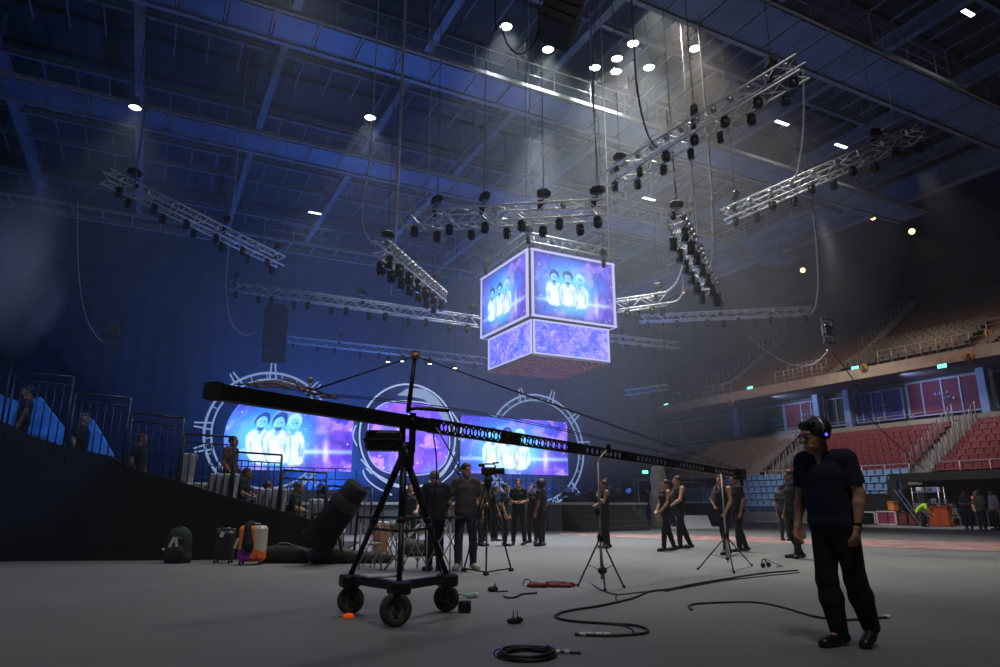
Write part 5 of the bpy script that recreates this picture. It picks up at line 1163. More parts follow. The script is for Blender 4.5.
# colourful suitcase: printed shell
ms = bpy.data.materials.new('printed_shell'); ms.use_nodes = True; nt = ms.node_tree; b = nt.nodes['Principled BSDF']; b.inputs['Roughness'].default_value = .35
tc = nt.nodes.new('ShaderNodeTexCoord'); no = nt.nodes.new('ShaderNodeTexNoise'); no.inputs['Scale'].default_value = 3.2; no.inputs['Detail'].default_value = 3; nt.links.new(tc.outputs['Object'], no.inputs['Vector'])
sx = nt.nodes.new('ShaderNodeSeparateXYZ'); nt.links.new(tc.outputs['Object'], sx.inputs[0])
def math_(op, a, b_=None):
    n = nt.nodes.new('ShaderNodeMath'); n.operation = op
    for i, q in enumerate((a, b_)):
        if q is None: continue
        if isinstance(q, (int, float)): n.inputs[i].default_value = q
        else: nt.links.new(q, n.inputs[i])
    return n.outputs[0]
nz = math_('MULTIPLY', math_('SUBTRACT', no.outputs['Fac'], .5), .35)
def mixn(fac, a, b_):
    n = nt.nodes.new('ShaderNodeMix'); n.data_type = 'RGBA'; nt.links.new(fac, n.inputs['Factor'])
    for k, q in (('A', a), ('B', b_)):
        if isinstance(q, tuple): n.inputs[k].default_value = (*q, 1)
        else: nt.links.new(q, n.inputs[k])
    return n.outputs['Result']
right_ = math_('GREATER_THAN', math_('ADD', sx.outputs['X'], nz), .06); low = math_('LESS_THAN', math_('ADD', sx.outputs['Z'], nz), .26)
lowleft = math_('LESS_THAN', math_('ADD', sx.outputs['X'], nz), .02)
cA = mixn(right_, (.9, .28, .04), (.62, .55, .52)); cB = mixn(lowleft, (.85, .2, .03), (.25, .03, .3)); red_ = mixn(math_('GREATER_THAN', no.outputs['Fac'], .58), cB, (.5, .04, .04))
nt.links.new(mixn(low, cA, red_), b.inputs['Base Color'])
t = lug('suitcase', 'orange, purple and white printed suitcase with a black jacket over it', 'suitcase', 251, 564.5); suitcase(t, .48, .64, .28, ms, black, False); csz = t
t2 = lug('jacket', 'black jacket draped over the colourful suitcase', 'jacket', 251, 564.5)
sdf_mesh('draped_cloth', [('c', (-.06, -.17, .68), (-.03, -.18, .35), .06, .1), ('c', (-.03, -.18, .35), (-.0, -.17, .27), .1, .05), ('c', (-.06, -.12, .74), (-.04, .06, .74), .05, .05)], .016, bk, t2, .05)
MB().rbox((-.27, -.1, .38), (.05, .03, .2), .01, Matrix.Rotation(.3, 3, 'Y')).build('luggage_tag', white, csz)
t = lug('duffel_bag', 'low black duffel bag lying right of the colourful suitcase', 'bag', 286, 563)
sdf_mesh('bag', [('c', (-.4, 0, .14), (.38, 0, .12), .15, .12), ('e', (-.1, 0, .22), (.32, .14, .1)), ('e', (.2, -.02, .2), (.22, .12, .1))], .02, mat('black_nylon', (.012, .014, .015), .8), t, .08)
MB().tube(curve([(-.25, -.1, .26), (-.1, -.08, .37), (.15, -.08, .33), (.3, -.08, .26)]), .012, 6).build('strap', mat('grey_strap', (.12, .13, .13), .7), t)
t = lug('floor_bag', 'flat black equipment bag under the tilted cylinder', 'bag', 340, 563.5)
sdf_mesh('bag', [('c', (-.5, 0, .13), (.9, .1, .1), .13, .1), ('e', (-.2, 0, .2), (.4, .2, .12))], .025, mat('dark_nylon', (.03, .03, .034), .7), t, .1)
# big tilted cylinder
ca, cb = dep(316, 543, 13.3), dep(358, 486, 13.1); dC = (cb-ca).normalized(); LC = (cb-ca).length
t = thing('drum_case', 'large dark cylindrical case tilted against the end of the grandstand', 'case', (ca.x, ca.y, .2)); Mq = V((0, 0, 1)).rotation_difference(dC).to_matrix(); o_ = ca-t.location
MB().lathe(o_, [(.001, 0), (.33, 0), (.35, .03), (.33, .06), (.285, LC*.3), (.275, LC*.62), (.265, LC*.64)], 28, Mq).build('body', mat('case_black', (.005, .005, .007), .8, noise=.3, spec=.2), t)
MB().lathe(o_, [(.265, LC*.62), (.28, LC*.63), (.28, LC*.78), (.265, LC*.8)], 28, Mq).build('band', mat('case_band', (.018, .018, .022), .7), t)
MB().lathe(o_, [(.265, LC*.78), (.235, LC*.8), (.23, LC), (.001, LC)], 28, Mq).build('lid', mat('case_black', (.03, .03, .034), .6), t)
MB().tube([o_+Mq @ V((-.33, -.1, .35)), o_+Mq @ V((-.42, -.12, .45)), o_+Mq @ V((-.32, -.1, .6))], .02, 6).build('handle', black, t)
m = MB(); m.cyl(o_+Mq @ V((.3, 0, .3)), (o_.x+.55, o_.y, -.2), .03); m.cyl(o_+Mq @ V((.3, 0, .9)), (o_.x+.75, o_.y+.1, -.2), .025); m.build('support_leg', black, t)

# ================================================================ FOLDING TABLE, DRUM, STANDS
tl = dep(366, 517, 12.6); tr = dep(460, 517.5, 12.1); tb = (tl+tr)/2; t = thing('folding_table', 'black topped folding table with criss-cross metal legs', 'table', (tb.x, tb.y, 0)); ztop = tb.z
dT = (tr-tl); dT.z = 0; LT = dT.length; dT.normalize(); nT = V((-dT.y, dT.x, 0)); Mt = Matrix((dT, nT, V((0, 0, 1)))).transposed()
MB().box((0, 0, ztop), (LT, .7, .04), Mt).build('table_top', blackm, t)
tube_m = mat('bare_metal', (.42, .38, .36), .45, .5)
for y in (-.3, .3):
    for k in range(4):
        xa, xb = -LT/2+.06+k*(LT-.12)/4, -LT/2+.06+(k+1)*(LT-.12)/4; m = MB(); m.cyl(Mt @ V((xa, y, .1)), Mt @ V((xb, y, ztop-.05)), .011, n=6); m.cyl(Mt @ V((xb, y, .1)), Mt @ V((xa, y, ztop-.05)), .011, n=6); m.build('scissor_brace', tube_m, t)
    for k in range(5): x = -LT/2+.06+k*(LT-.12)/4; MB().cyl(Mt @ V((x, y, 0)), Mt @ V((x, y, ztop-.02)), .014, n=8).build('leg', tube_m, t)
MB().cyl(Mt @ V((-.3, -.4, .02)), Mt @ V((.3, -.36, ztop-.1)), .02, n=8).build('slanted_pole', tube_m, t)
p = onz(380, 557); t = thing('conga_drum', 'orange-brown wooden conga drum behind the table', 'drum', (p.x, p.y, 0)); MB().lathe((0, 0, 0), [(.13, .0), (.14, .03), (.17, .35), (.19, .5), (.16, .72)], 20).build('shell', wood, t); MB().lathe((0, 0, .7), [(.17, 0), (.17, .03), (.001, .04)], 20).build('drum_head', white, t); MB().lathe((0, 0, .66), [(.175, 0), (.18, .03), (.175, .05)], 20).build('hoop', rail, t)
p = onz(392, 556); t = thing('snare_drum', 'grey drum on a stand behind the crane tripod', 'drum', (p.x, p.y, 0)); MB().lathe((0, 0, .52), [(.001, 0), (.17, 0), (.17, .22), (.001, .22)], 20).build('shell', steel, t); [MB().cyl((0, 0, .5), (.22*math.cos(a), .22*math.sin(a), 0), .012).build('leg', tube_m, t) for a in (0, 2.1, 4.2)]
p = onz(423, 556); t = thing('equipment_bag', 'black bag with pale papers under the folding table', 'bag', (p.x, p.y, 0)); sdf_mesh('bag', [('c', (-.3, 0, .18), (.3, 0, .16), .18, .17)], .025, mat('black_nylon', (.012, .014, .015), .8), t, .05); MB().rbox((.2, -.05, .42), (.2, .14, .12), .03, Matrix.Rotation(.5, 3, 'Y')).build('papers', mat('cream_cloth', (.55, .5, .4), .8), t)
p = onz(372, 567); t = thing('folding_stool', 'small folding stool with pale seat at the left end of the table', 'stool', (p.x, p.y, 0), .3); MB().rbox((0, 0, .4), (.3, .25, .03), .01).build('seat', mat('cream_cloth', (.55, .5, .4), .8), t)
for y in (-.11, .11): m = MB(); m.cyl((-.14, y, .4), (.14, y, 0), .01, n=6); m.cyl((.14, y, .4), (-.14, y, 0), .01, n=6); m.build('cross_legs', tube_m, t)

# video camera on its tripod
ft = [onz(464, 571.5), onz(486, 575.5), onz(511, 571.5)]; ap = dep(488, 482, 11.75); base = V((ap.x, ap.y, 0))
t = thing('camera_tripod', 'black video tripod with a floor spreader', 'tripod', base)
for f_ in ft:
    m = MB(); d = V((f_.x, f_.y, .05))-base-V((0, 0, ap.z))
    for s_ in (-.03, .03): m.cyl(V((s_, 0, ap.z)), V((s_, 0, ap.z))+d*.55, .016, n=8)
    m.cyl(V((0, 0, ap.z))+d*.5, V((0, 0, ap.z))+d, .015, n=8); m.ball(V((0, 0, ap.z))+d*.55, .035); l_ = m.build('leg', black, t); MB().rbox(V((f_.x, f_.y, .03))-base, (.09, .07, .05), .015).build('foot', blackm, l_)
m = MB(); cc = sum((V((f.x, f.y, .05)) for f in ft), V())/3-base; m.cyl(V((ft[0].x, ft[0].y, .05))-base, V((ft[1].x, ft[1].y, .05))-base, .013); m.cyl(V((ft[1].x, ft[1].y, .05))-base, V((ft[2].x, ft[2].y, .05))-base, .013); m.build('spreader', black, t)
MB().lathe((0, 0, ap.z-.02), [(.001, -.05), (.06, -.04), (.07, .04), (.05, .12), (.001, .13)], 14).build('fluid_head', black, t); MB().cyl((0, 0, ap.z+.06), (-.3, -.2, ap.z-.25), .011, n=6).build('pan_handle', black, t)
t = thing('video_camera', 'black video camera mounted on the tripod before the right screen', 'camera', base+V((0, 0, ap.z+.12)), -YAW); t.scale = (.78, .78, .78)
MB().rbox((.02, 0, .08), (.34, .15, .16), .03).build('body', black, t); MB().cyl((.17, 0, .08), (.36, 0, .08), .06, .072, 16).build('lens', blackm, t); m = MB(); m.tube([(-.1, 0, .16), (-.08, 0, .23), (.14, 0, .23), (.16, 0, .16)], .018, 8); m.build('handle', black, t)
MB().rbox((-.14, -.02, .2), (.14, .08, .07), .02).build('viewfinder', black, t); MB().cyl((.1, 0, .25), (.24, 0, .26), .017, n=8).build('microphone', blackm, t); MB().rbox((0, 0, -.0), (.2, .1, .04), .01).build('base_plate', black, t)

def light_stand(label, feet, hub_px, top_px, d_, braces=True, cm=tube_m):
    F3 = [onz(*f) for f in feet]; ctr = sum(F3, V())/3; b0 = V((ctr.x, ctr.y, 0)); dd = ctr.x*math.sin(YAW)+ctr.y*math.cos(YAW)
    hz = dep(*hub_px, dd).z; tz = dep(*top_px, dd).z; t = thing('light_stand', label, 'stand', b0)
    MB().cyl((0, 0, .12), (0, 0, hz), .017, n=8).build('lower_pole', cm, t); MB().cyl((0, 0, hz), (0, 0, tz), .014, n=8).build('upper_pole', cm, t)
    MB().lathe((0, 0, hz), [(.001, -.05), (.04, -.05), (.045, .0), (.03, .05), (.001, .06)], 12).build('collar', black, t)
    for f_ in F3:
        q = V((f_.x, f_.y, .01))-b0; m = MB(); m.cyl((0, 0, hz), q, .013, n=6); l_ = m.build('leg', mat('dark_bronze', (.12, .09, .09), .4, .7), t); MB().ball(q+V((0, 0, .01)), .022).build('foot', black, l_)
        MB().cyl((0, 0, hz*.33), V((0, 0, hz))+(q-V((0, 0, hz)))*.55, .007, n=6).build('brace', steel, l_)
    MB().lathe((0, 0, hz*.33), [(.001, -.02), (.035, -.02), (.035, .02), (.001, .02)], 10).build('lower_collar', blackm, t)
    return t, b0, hz, tz
pm = mat('worn_metal', (.5, .42, .38), .4, .6, noise=.3, nscale=20)
t, b0, hz, tz = light_stand('light stand with a bent top standing nearer the middle of the floor', ((578, 586.5), (605, 591.5), (624, 588)), (601, 537), (600, 462), 0, cm=pm)
q = W2(dep(611, 452, 9.6))+dolly-b0; MB().tube([(0, 0, tz), (.02, 0, tz+.04), (q.x*.0+.13, -.05, tz+.17)], .013, 8).build('bent_arm', pm, t); MB().rbox((.15, -.06, tz+.18), (.06, .06, .13), .015).build('clamp', black, t); MB().ball((0, -.02, hz*.35), .05, sc=(1.4, 1, 1)).build('cable_knot', black, t)
MB().ball((-.04, 0, hz+.33), .045, sc=(.8, 1, 1.6)).build('hanging_pouch', black, t)
light_stand('light stand in front of the hand-on-hip dancer', ((698, 570), (734, 573.5), (752, 566)), (729, 536), (725, 474), 0, cm=mat('pale_metal', (.55, .55, .58), .4, .6))

# ================================================================ THINGS ON THE FLOOR
def floor_cable(label, pts, r=.011, m=cable, name='cable', ends=()):
    P3 = [onz(*p) for p in pts]; c = sum(P3, V())/len(P3); c.z = 0; Q = [V((p.x-c.x, p.y-c.y, r+.001*(i % 2))) for i, p in enumerate(P3)]
    o = MB().tube(curve(Q, 8), r, 7).build(name, m, loc=c); tag(o, label, 'cable')
    for e in ends:
        p = V((onz(*e).x-c.x, onz(*e).y-c.y, .018)); d = V((onz(e[0]+6, e[1]+.4).x-onz(*e).x, onz(e[0]+6, e[1]+.4).y-onz(*e).y, 0)).normalized()
        k = MB(); k.cyl(p-d*.03, p+d*.03, .017, n=8); k.build('connector', whitep, o)
    return o
cr = lambda pts: [(470+x/5, 550+y/5) for x, y in pts]
floor_cable('thick black cable looping on the floor with white taped joints at its end', [(798, 571), (760, 574.5), (700, 584)]+cr([(1000, 200), (900, 212), (820, 245), (740, 265), (650, 285), (520, 305), (450, 322), (430, 343), (520, 363), (700, 375), (830, 385), (890, 407), (860, 426), (700, 436), (560, 432), (525, 430)]), .0125, ends=[(470+k/5, 550+432/5) for k in (565, 600, 645, 685)])
floor_cable('thin black cable joining the looping cable from the light stand', cr([(610, 172), (640, 195), (690, 215), (740, 226), (850, 215), (900, 208)]), .008)
floor_cable('short inner loop of black cable beside the taped joints', cr([(740, 226), (728, 240), (742, 266)])[::1]+cr([(742, 266)]), .007)
floor_cable('second strand of black cable inside the big loop', cr([(700, 376), (770, 383), (805, 398), (818, 414), (800, 430)]), .008)
floor_cable('black cable curving on the floor behind the walking man', [(692, 611), (689, 607), (700, 604.5), (740, 603), (762, 604), (785, 609), (805, 615), (822, 619), (850, 621), (888, 618.5)], .011, ends=[(887, 618.5)])
floor_cable('thin black cable running to the right of the second light stand', [(665, 592), (720, 582), (760, 577), (800, 573)], .008)
floor_cable('short crooked black cable on the floor, middle', cr([(170, 235), (185, 243), (215, 243), (240, 236), (255, 226), (290, 223), (335, 219)]), .012)
floor_cable('short black cable with a dark adapter beside the camera tripod', cr([(90, 203), (110, 208), (140, 212), (165, 210), (190, 210)]), .009)
p = onz(*cr([(115, 208)])[0]); t = thing('power_adapter', 'small dark power adapter lying near the camera tripod', 'adapter', (p.x, p.y, 0), .4); MB().rbox((0, 0, .03), (.14, .09, .06), .02).build('body', blackm, t); MB().cyl((.03, 0, .06), (.05, 0, .1), .012).build('plug', steel, t)
p = onz(*cr([(222, 368)])[0]); t = thing('power_plug', 'black plug lying on the floor with two prongs pointing up', 'plug', (p.x, p.y, 0), -.3); sdf_mesh('body', [('e', (0, 0, .025), (.075, .04, .027)), ('e', (.05, 0, .04), (.03, .03, .02))], .006, blackm, t, .02)
for x in (-.01, .03): MB().cyl((x, 0, .04), (x, 0, .12), .006, n=8).build('prong', steel, t)
# coil of cable
p = onz(526, 657); t = thing('cable_coil', 'coil of black cable with blue ties at the bottom edge', 'cable coil', (p.x, p.y, 0))
for k in range(7):
    rr = .2+.012*math.sin(k*2.1); MB().tube([((rr+.01*math.sin(3*a+k))*math.cos(a)+.004*k, (rr*.9+.008*math.cos(2*a+k))*math.sin(a), .012+.01*(k % 4)+.004*math.sin(2*a+k)) for a in np.linspace(0, 2*PI, 41)[:-1]], .0095, 6, closed=True).build('loop', cable, t)
for a in (2.7, .15): MB().tube([(.2*math.cos(a)+.035*math.cos(b)*math.cos(a), .19*math.sin(a)+.035*math.cos(b)*math.sin(a), .026+.03*math.sin(b)) for b in np.linspace(0, 2*PI, 13)[:-1]], .006, 5, closed=True).build('blue_tie', mat('blue_tape', (.03, .05, .4), .5), t)
o = MB().tube(curve([(.12, .12, .02), (.2, .02, .02), (.3, -.03, .012), (.4, -.12, .012)]), .009, 6).build('tail', cable, t); m = MB(); m.cyl((.24, 0, .016), (.28, -.02, .016), .016); m.cyl((.31, -.035, .016), (.34, -.06, .016), .016); m.build('connector', whitep, o)
# red pile
p = onz(552, 586.5); t = thing('red_cloth_pile', 'flat pile of red cloth with a black strap on the floor', 'cloth pile', (p.x, p.y, 0), -YAW)
rs = random.Random(3); sdf_mesh('cloth', [('e', (rs.uniform(-.3, .3), rs.uniform(-.16, .16), .012+rs.uniform(0, .02)), (rs.uniform(.02, .08), rs.uniform(.012, .03), rs.uniform(.012, .035))) for _ in range(95)]+[('c', (-.3, 0, .02), (.3, 0, .015), .03, .02)], .01, redpile, t, .008)
MB().tube(curve([(-.28, -.03, .05), (-.33, -.05, .1), (-.38, -.06, .08), (-.4, -.07, .01)]), .007, 6).build('strap', black, t)
# small box and pale cable by the right wheel, orange piece by the left wheel
p = onz(464.5, 612.5); t = thing('small_box', 'small black box standing beside the right crane wheel', 'box', (p.x, p.y, 0), -YAW); MB().rbox((0, 0, .055), (.13, .1, .11), .01).build('body', blackm, t); MB().box((0, 0, .112), (.1, .08, .006)).build('lid', black, t)
p = onz(471, 598); t = thing('pale_adapter', 'pale green and white cable adapters right of the crane wheel', 'adapter', (p.x, p.y, 0)); MB().rbox((0, 0, .03), (.14, .08, .05), .015, Matrix.Rotation(.3, 3, 'Z')).build('body', mat('pale_green', (.3, .5, .42), .5), t); MB().tube(curve([(-.05, .03, .02), (-.14, .05, .05), (-.2, .0, .012)]), .01, 6).build('lead', mat('green_lead', (.2, .4, .3), .5), t); MB().rbox((.08, .02, .03), (.05, .05, .05), .01).build('white_plug', whitep, t)
p = onz(347.5, 618); t = thing('orange_chock', 'small bright orange piece by the left crane wheel', 'wheel chock', (p.x, p.y, 0)); sdf_mesh('body', [('e', (0, 0, .02), (.05, .035, .025)), ('e', (.03, 0, .018), (.03, .03, .02))], .006, mat('bright_orange', (1, .15, .01), .5, emit=(1, .12, .0), estr=.25), t, .02)  # weak emission brightens the orange piece, which is no lamp
floor_cable('thin pale wire lying left of the orange piece', [(331, 617), (336, 616), (343, 616.5)], .006, greycable)
# gadget with a looped lead
p = onz(766, 567.5); t = thing('headset', 'black headset with a looped lead lying on the floor', 'headset', (p.x, p.y, 0), .3)
MB().tube([(.1*math.cos(a), .08*math.sin(a)*.5, .05+.09*math.sin(a)) for a in np.linspace(-.3, PI+.3, 15)], .012, 6).build('headband', black, t)
for s_ in (-1, 1): MB().ball((s_*.11, 0, .045), .045, sc=(.7, 1, 1)).build('ear_cup', black, t)
MB().tube(curve([(.1, 0, .03), (.2, .1, .1), (.35, .15, .12), (.5, .05, .03), (.45, -.1, .008), (.2, -.1, .008)]), .006, 5).build('lead', black, t)

# ================================================================ HANGING CABLES
def hang(label, pts, r=.03, m=greycable, name='hanging_cable', up=False):
    P3 = [dep(*p) for p in pts]; b0 = V(P3[-1])
    if up: P3 = [V((P3[0].x, P3[0].y, 20.44))]+P3
    o = MB().tube([p-b0 for p in curve(P3, 7)], r, 6).build(name, m, loc=b0); return tag(o, label, 'cable')
hang('thick pale cable bundle hanging in a long loop to the truss above the cube', [(404, 36, 16), (401, 110, 16.2), (397, 190, 16.4), (401, 222, 16.6), (412, 228, 16.8)], .04, up=True)
hang('thin cable hanging right of the long pale loop', [(430, 26, 17), (431, 80, 17), (430, 130, 17.1), (427, 205, 17.2)], .014, up=True)
hang('cable dropping to the crowded truss left of the cube', [(372, 130, 18), (368, 170, 18), (362, 215, 18.2), (368, 238, 18.3), (382, 247, 18.4)], .022, up=True)
hang('dark cable drooping from the large speaker array', [(495, 0, 13), (500, 22, 13), (508, 45, 13), (520, 54, 13.1), (532, 46, 13.2), (540, 30, 13.2)], .02, cable, up=True)
hang('black cable pair hanging onto the steep right truss', [(634, 44, 14), (636, 80, 14.3), (641, 110, 14.6), (648, 135, 15), (657, 148, 15.3)], .022, cable, up=True)
hang('pale cable bundle from the right end of the steep truss to the rightmost truss', [(803, 70, 14), (804, 100, 14.6), (803, 135, 15.4), (799, 165, 16.2), (795, 180, 17)], .03)
hang('pale cable loop falling past the end of the short catwalk', [(813, 213, 24), (816, 240, 24.5), (818, 280, 25), (816, 303, 26), (812, 313, 27)], .035)
hang('cable hanging past the crowded truss right of the cube', [(710, 165, 18), (712, 200, 18.3), (713, 240, 18.8), (711, 268, 19.3), (705, 280, 19.8)], .03, up=True)
hang('cable looping from the crowded right truss to the short truss behind the cube', [(684, 262, 19.5), (678, 280, 20.5), (668, 291, 22), (658, 293, 23)], .035)
hang('second cable looping below the crowded right truss', [(682, 272, 20), (683, 290, 21), (678, 300, 22), (668, 303, 23.5)], .03)
hang('cable hanging in a bow across the front of the upper stand', [(827, 350, 20), (826, 353, 20), (812, 364, 24), (790, 364, 30), (765, 350, 36), (748, 335, 38)], .02)
hang('thin dark cable curving at the far left down to the small rigging frame', [(78, 200, 18), (78, 260, 18), (84, 310, 18), (98, 338, 18), (110, 343, 18)], .01)
hang('small cable loop at the left end of the long low truss', [(228, 255, 26), (227, 300, 26), (233, 325, 26), (245, 335, 26), (256, 332, 26)], .02, up=True)
hang('rope hanging from the left end of the grid to the long low truss', [(400, 160, 24), (396, 240, 24.4), (391, 295, 24.8)], .014, up=True)
hang('pale steel wire hanging left of the crane mast area', [(529, 60, 18.5), (530, 120, 18.5), (530, 236, 19)], .014, up=True)
hang('thin steel wire hanging right of the screen cube', [(604, 100, 20), (607, 180, 20), (609, 258, 20.4)], .014, up=True)
hang('thin wire dropping beside the lit catwalk railing', [(592, 80, 17), (595, 130, 17), (600, 200, 17)], .016, up=True)
hang('long thin wire from the roof to the white rigging box', [(880, 16, 20), (893, 122, 17)], .012)
hang('wire hanging from the steep truss towards the crowded right truss', [(666, 110, 17), (672, 160, 17.3), (680, 215, 17.6)], .018)
hang('another wire hanging from the steep truss behind the crowded right truss', [(682, 118, 17), (690, 150, 17.3), (697, 230, 18), (702, 262, 18.5)], .018)
hang('dark slack cable crossing before the balcony and suites', [(832, 352, 22), (850, 375, 24), (866, 400, 27), (872, 420, 30), (905, 452, 34), (925, 470, 36)], .02, cable)

# ================================================================ EQUIPMENT AT THE RIGHT, BY THE STAND
CASEX = 36.9
def case(px0, px1, py0, pyb, label, body, trim_, dpt=.7, name='flight_case', face=LEFT):
    a, b_ = onx(px0, pyb, CASEX), onx(px1, pyb, CASEX); a.z = b_.z = 0; d = (b_-a); W = d.length; c = (a+b_)/2; dd = c.x*math.sin(YAW)+c.y*math.cos(YAW); h_ = dep((px0+px1)/2, py0, dd).z
    t = thing(name, label, 'case', c, math.atan2(d.y, d.x)); MB().rbox((0, dpt/2, h_/2), (W*.97, dpt, h_*.96), .03).build('body', body, t)
    e = MB()
    for x in (-1, 1):
        e.box((x*W*.48, 0, h_/2), (.07, .05, h_))
        e.box((x*W*.48, dpt, h_/2), (.07, .05, h_))
    for z in (.04, h_-.03): e.box((0, 0, z), (W, .05, .07))
    e.build('edging', trim_, t); MB().tube([(-.12, -.03, h_*.55), (-.1, -.06, h_*.55), (.1, -.06, h_*.55), (.12, -.03, h_*.55)], .012, 6).build('handle', steel, t); return t, c, h_, d.normalized(), W
case(858, 876, 511.5, 523.5, 'black flight case with white edging left of the pink one', blackm, whitep)
_, c1, h1, d1, W1 = case(877.5, 897, 511, 523.5, 'deep pink flight case with white edging', pink, whitep)
case(899, 908, 511.5, 524, 'dark red flight case right of the pink one', mat('dark_red', (.2, .03, .02), .6), black); case(909, 917, 511.5, 524.5, 'dark red flight case nearest the hi-vis worker', mat('dark_red', (.2, .03, .02), .6), black)
t = thing('orange_crate', 'orange crate standing on the pink flight case', 'crate', c1+V((0, 0, h1))+V((-d1.y, d1.x, 0))*.35, math.atan2(d1.y, d1.x)); MB().rbox((-.1, 0, .26), (1.05, .5, .5), .06).build('crate', orange, t); MB().box((-.1, 0, .5), (1.1, .54, .06)).build('rim', orange, t); MB().tube([(-.5, 0, .5), (-.58, 0, .72), (-.62, 0, .9)], .05, 6).build('lever', orange, t)
case(846, 888, 494, 511.5, 'large black draped block behind the flight cases', drape, blackm, 1.2, 'draped_stack')
tx0, tx1 = V((37.5, 24.75, 0)), V((37.5, 16.6, 0)); tx0.z = tx1.z = 0; dn_ = (tx1-tx0).normalized(); LT_ = (tx1-tx0).length; nn_ = V((-dn_.y, dn_.x, 0)); 
if nn_.dot(V((1, 0, 0))) < 0: nn_ = -nn_
t = thing('equipment_tent', 'black open fronted tent over the equipment at the right', 'tent', tx0, math.atan2(dn_.y, dn_.x)); yb = (nn_.x*-dn_.y+nn_.y*dn_.x); yb = 1 if yb > 0 else -1
hz1, hz2 = dep(897, 474, 39).z, dep(1000, 470, 30).z
H_ = 2.5; MB().box((LT_/2, yb*1.4, H_+.07), (LT_+.2, 2.8, .42)).build('canopy', drape, t); 
MB().box((0, yb*.1, H_/2), (.55, .3, H_)).build('post', blackm, t); MB().box((LT_, yb*.1, H_/2), (.3, .3, H_)).build('post', blackm, t); MB().box((LT_/2, yb*2.85, H_/2), (LT_, .08, H_)).build('rear_curtain', drape, t)
rsd = random.Random(11)
def at_tent(s_, off): return tx0+dn_*s_+nn_*off
rzT = math.atan2(dn_.y, dn_.x)
kit_cols = [steel, black, mat('blue_kit', (.06, .1, .3), .5), mat('grey_kit', (.12, .12, .13), .5), mat('red_kit', (.25, .04, .02), .6), black]
for k in range(11):
    s_ = 1.0+k*LT_*.085; hgt = rsd.uniform(.75, 1.0); t = thing('equipment_table', 'trestle table with stacked black equipment under the tent, %s' % ('at its left end', 'second from the left end', 'left of the ladder', 'behind the ladder', 'right of the ladder', 'behind the hi-vis worker', 'with blue cloth hanging from it', 'left of the grey shirted man', 'behind the grey shirted man', 'behind the khaki shirted man', 'at the right edge')[k], 'table', at_tent(s_, .8+.7*(k % 2)), rzT)
    MB().box((0, 0, hgt), (.95, .6, .05)).build('table_top', steel, t)
    for x in (-.42, .42):
        for y in (-.25, .25): MB().cyl((x, y, 0), (x, y, hgt), .02, n=6).build('leg', tube_m, t)
    for q in range(3):
        b_ = thing('rack_unit', 'small box of electronic equipment on the tables under the tent', 'equipment', at_tent(s_-.3+.3*q, .8+.7*(k % 2)+rsd.uniform(-.1, .1))+V((0, 0, hgt+.026)), rzT+rsd.uniform(-.3, .3), 'electronic equipment boxes under the tent'); hh2 = rsd.uniform(.12, .45)
        MB().rbox((0, 0, hh2/2), (.26, .3, hh2), .02).build('body', rsd.choice(kit_cols), b_); MB().box((.0, -.155*yb, hh2*.5), (.2, .01, hh2*.6)).build('front_panel', rsd.choice((alu, steel, blackm, mat('blue_lit', (.1, .2, .5), .5))), b_)
for k, (px, lb) in enumerate(((926, 'right of the ladder'), (937, 'beside the red crate'), (948, 'before the blue cloth'), (957, 'left of the grey shirted man'))):
    p = onx(px, 526.5, 36.9); p.z = 0; t = thing('folding_chair', 'dark folding chair standing '+lb, 'chair', (p.x, p.y, 0), rzT+.3*k); MB().rbox((0, 0, .46), (.42, .4, .04), .02).build('seat', kit_cols[k], t); MB().rbox((0, .2, .75), (.42, .04, .35), .02).build('backrest', kit_cols[k], t)
    for x in (-.19, .19): MB().tube([(x, -.18, 0), (x, .18, .5), (x, .22, .92)], .015, 6).build('leg', alu, t); MB().cyl((x, .2, 0), (x, -.15, .46), .015, n=6).build('leg', alu, t)
a = onx(921, 527, 36.8); t = thing('ladder', 'aluminium ladder leaning among the equipment', 'ladder', (a.x, a.y, 0), rzT); 
for y in (0, .4): MB().bar((0, y, 0), (-1.2, y, 1.9), .06, .03).build('rail', alu, t)
for k in range(6): f_ = (k+.5)/6; MB().cyl((-1.2*f_, 0, 1.9*f_), (-1.2*f_, .4, 1.9*f_), .018).build('rung', alu, t)
a = at_tent(2.0, -.1); t = thing('shelf_rack', 'tall pale metal rack holding bright boxes near the ladder', 'rack', a, rzT)
for x in (-.7, .7):
    for y in (-.25, .25): MB().cyl((x, y, 0), (x, y, 2.0), .025).build('post', alu, t)
for z in (.5, 1.15, 1.75): MB().box((0, 0, z), (1.45, .55, .04)).build('shelf', alu, t)
for k, (x, z) in enumerate(((-.4, 1.77), (.1, 1.77), (.45, 1.77), (-.3, 1.17), (.3, 1.17))): tag(MB().rbox((0, 0, .12), (.3, .3, .22), .03).build('storage_box', (white, steel, alu, blackm, steel)[k], loc=a+dn_*x+V((0, 0, z+.002)), rot=(0, 0, rzT)), ('pale box at the left end of the rack top', 'grey box in the middle of the rack top', 'silver box at the right end of the rack top', 'black box on the middle shelf of the rack', 'grey box on the middle shelf of the rack')[k], 'box')
p = onx(943, 524.5, 36.9); t = thing('red_crate', 'orange-red crate standing on the floor under the tent', 'crate', (p.x, p.y, 0), rzT); MB().rbox((0, 0, .5), (1.0, .6, 1.0), .05).build('crate', mat('crate_red', (.4, .06, .01), .6), t); MB().box((0, 0, 1.0), (1.06, .66, .07)).build('lid', mat('crate_red2', (.3, .05, .01), .6), t)
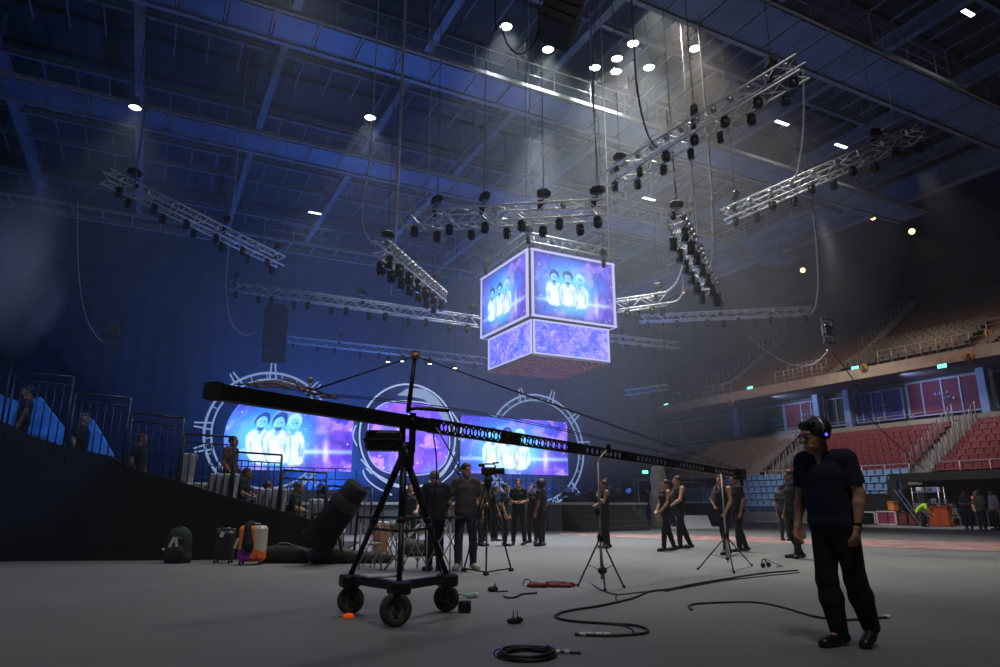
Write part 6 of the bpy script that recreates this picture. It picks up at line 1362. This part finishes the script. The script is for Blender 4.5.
# small white frames and slabs beyond the couple
p = onz(700, 525); t = thing('white_barrier', 'white framed dark panel standing before the blue seats', 'panel', (p.x, p.y, 0), -YAW); MB().box((0, 0, .75), (1.5, .06, .9)).build('panel', blackm, t)
m = MB(); m.box((0, 0, 1.22), (1.7, .08, .08)); m.box((-.82, 0, .6), (.08, .08, 1.2)); m.box((.82, 0, .6), (.08, .08, 1.2)); m.build('frame', whitep, t)
p = onz(694, 529); t = thing('white_slab', 'white slab leaning on a low white platform right of the stage', 'slab', (p.x, p.y, 0), -YAW); MB().box((0, 0, .3), (1.5, .08, .9), Matrix.Rotation(-.9, 3, 'X')).build('slab', whitep, t); MB().rbox((0, -.2, .05), (2.6, 1.2, .1), .02).build('platform', whitep, t)
p = onz(713, 527); t = thing('tilted_black_panel', 'black panel tilted like a ramp left of the blue seats', 'panel', (p.x, p.y, 0), -YAW); MB().box((0, 0, .55), (1.6, .1, 1.3), Matrix.Rotation(-.7, 3, 'X')).build('panel', blackm, t); MB().cyl((0, .3, 0), (0, .3, .8), .03).build('prop', steel, t)
b1, b2 = onz(640, 523), onz(705, 521); railing('grey tube barrier behind the couple by the far stand', V((b1.x, b1.y, 0)), V((b2.x, b2.y, 0)), 2.6, 2.4, 1, .05)

# ================================================================ SMOKE AND HAZE
hz_ = bpy.data.materials.new('haze_volume'); hz_.use_nodes = True; nt = hz_.node_tree; nt.nodes.clear()
out = nt.nodes.new('ShaderNodeOutputMaterial'); pvn = nt.nodes.new('ShaderNodeVolumePrincipled'); pvn.inputs['Color'].default_value = (.9, .93, 1, 1); pvn.inputs['Density'].default_value = .0068; pvn.inputs['Anisotropy'].default_value = .2
nt.links.new(pvn.outputs[0], out.inputs['Volume'])
o = MB().lathe((0, 0, 0), [(max(.001, math.cos(a)), math.sin(a)) for a in np.linspace(-PI/2, PI/2, 17)], 36).build('haze', hz_, loc=(13, 29, 11.8)); o.scale = (19, 19, 10.8); tag(o, 'thin stage haze hanging in the middle of the hall before the stage', 'haze', kind='stuff')
sm = bpy.data.materials.new('smoke_volume'); sm.use_nodes = True; nt = sm.node_tree; nt.nodes.clear()
out = nt.nodes.new('ShaderNodeOutputMaterial'); pvn = nt.nodes.new('ShaderNodeVolumePrincipled'); pvn.inputs['Color'].default_value = (.75, .85, 1, 1)
tc = nt.nodes.new('ShaderNodeTexCoord'); no = nt.nodes.new('ShaderNodeTexNoise'); no.inputs['Scale'].default_value = 1.1; no.inputs['Detail'].default_value = 5; no.inputs['Distortion'].default_value = .8
ln = nt.nodes.new('ShaderNodeVectorMath'); ln.operation = 'LENGTH'; nt.links.new(tc.outputs['Object'], ln.inputs[0])
def mth(op, a, b_):
    n = nt.nodes.new('ShaderNodeMath'); n.operation = op
    for i, q in enumerate((a, b_)):
        if isinstance(q, (int, float)): n.inputs[i].default_value = q
        else: nt.links.new(q, n.inputs[i])
    return n.outputs[0]
nt.links.new(tc.outputs['Object'], no.inputs['Vector'])
v_ = mth('SUBTRACT', mth('MULTIPLY', mth('SUBTRACT', no.outputs['Fac'], .12), 1.5), ln.outputs['Value']); v_ = mth('MAXIMUM', v_, 0.0); nt.links.new(mth('MULTIPLY', v_, .9), pvn.inputs['Density']); nt.links.new(pvn.outputs[0], out.inputs['Volume'])
c = dep(8, 255, 13); m = MB().lathe((0, 0, 0), [(.001, -1), (.5, -.87), (.87, -.5), (1, 0), (.87, .5), (.5, .87), (.001, 1)], 16); o = m.build('smoke', sm, loc=c); o.scale = (2.3, 2.3, 3.6); tag(o, 'cloud of bluish stage smoke rising at the left edge', 'smoke', kind='stuff')
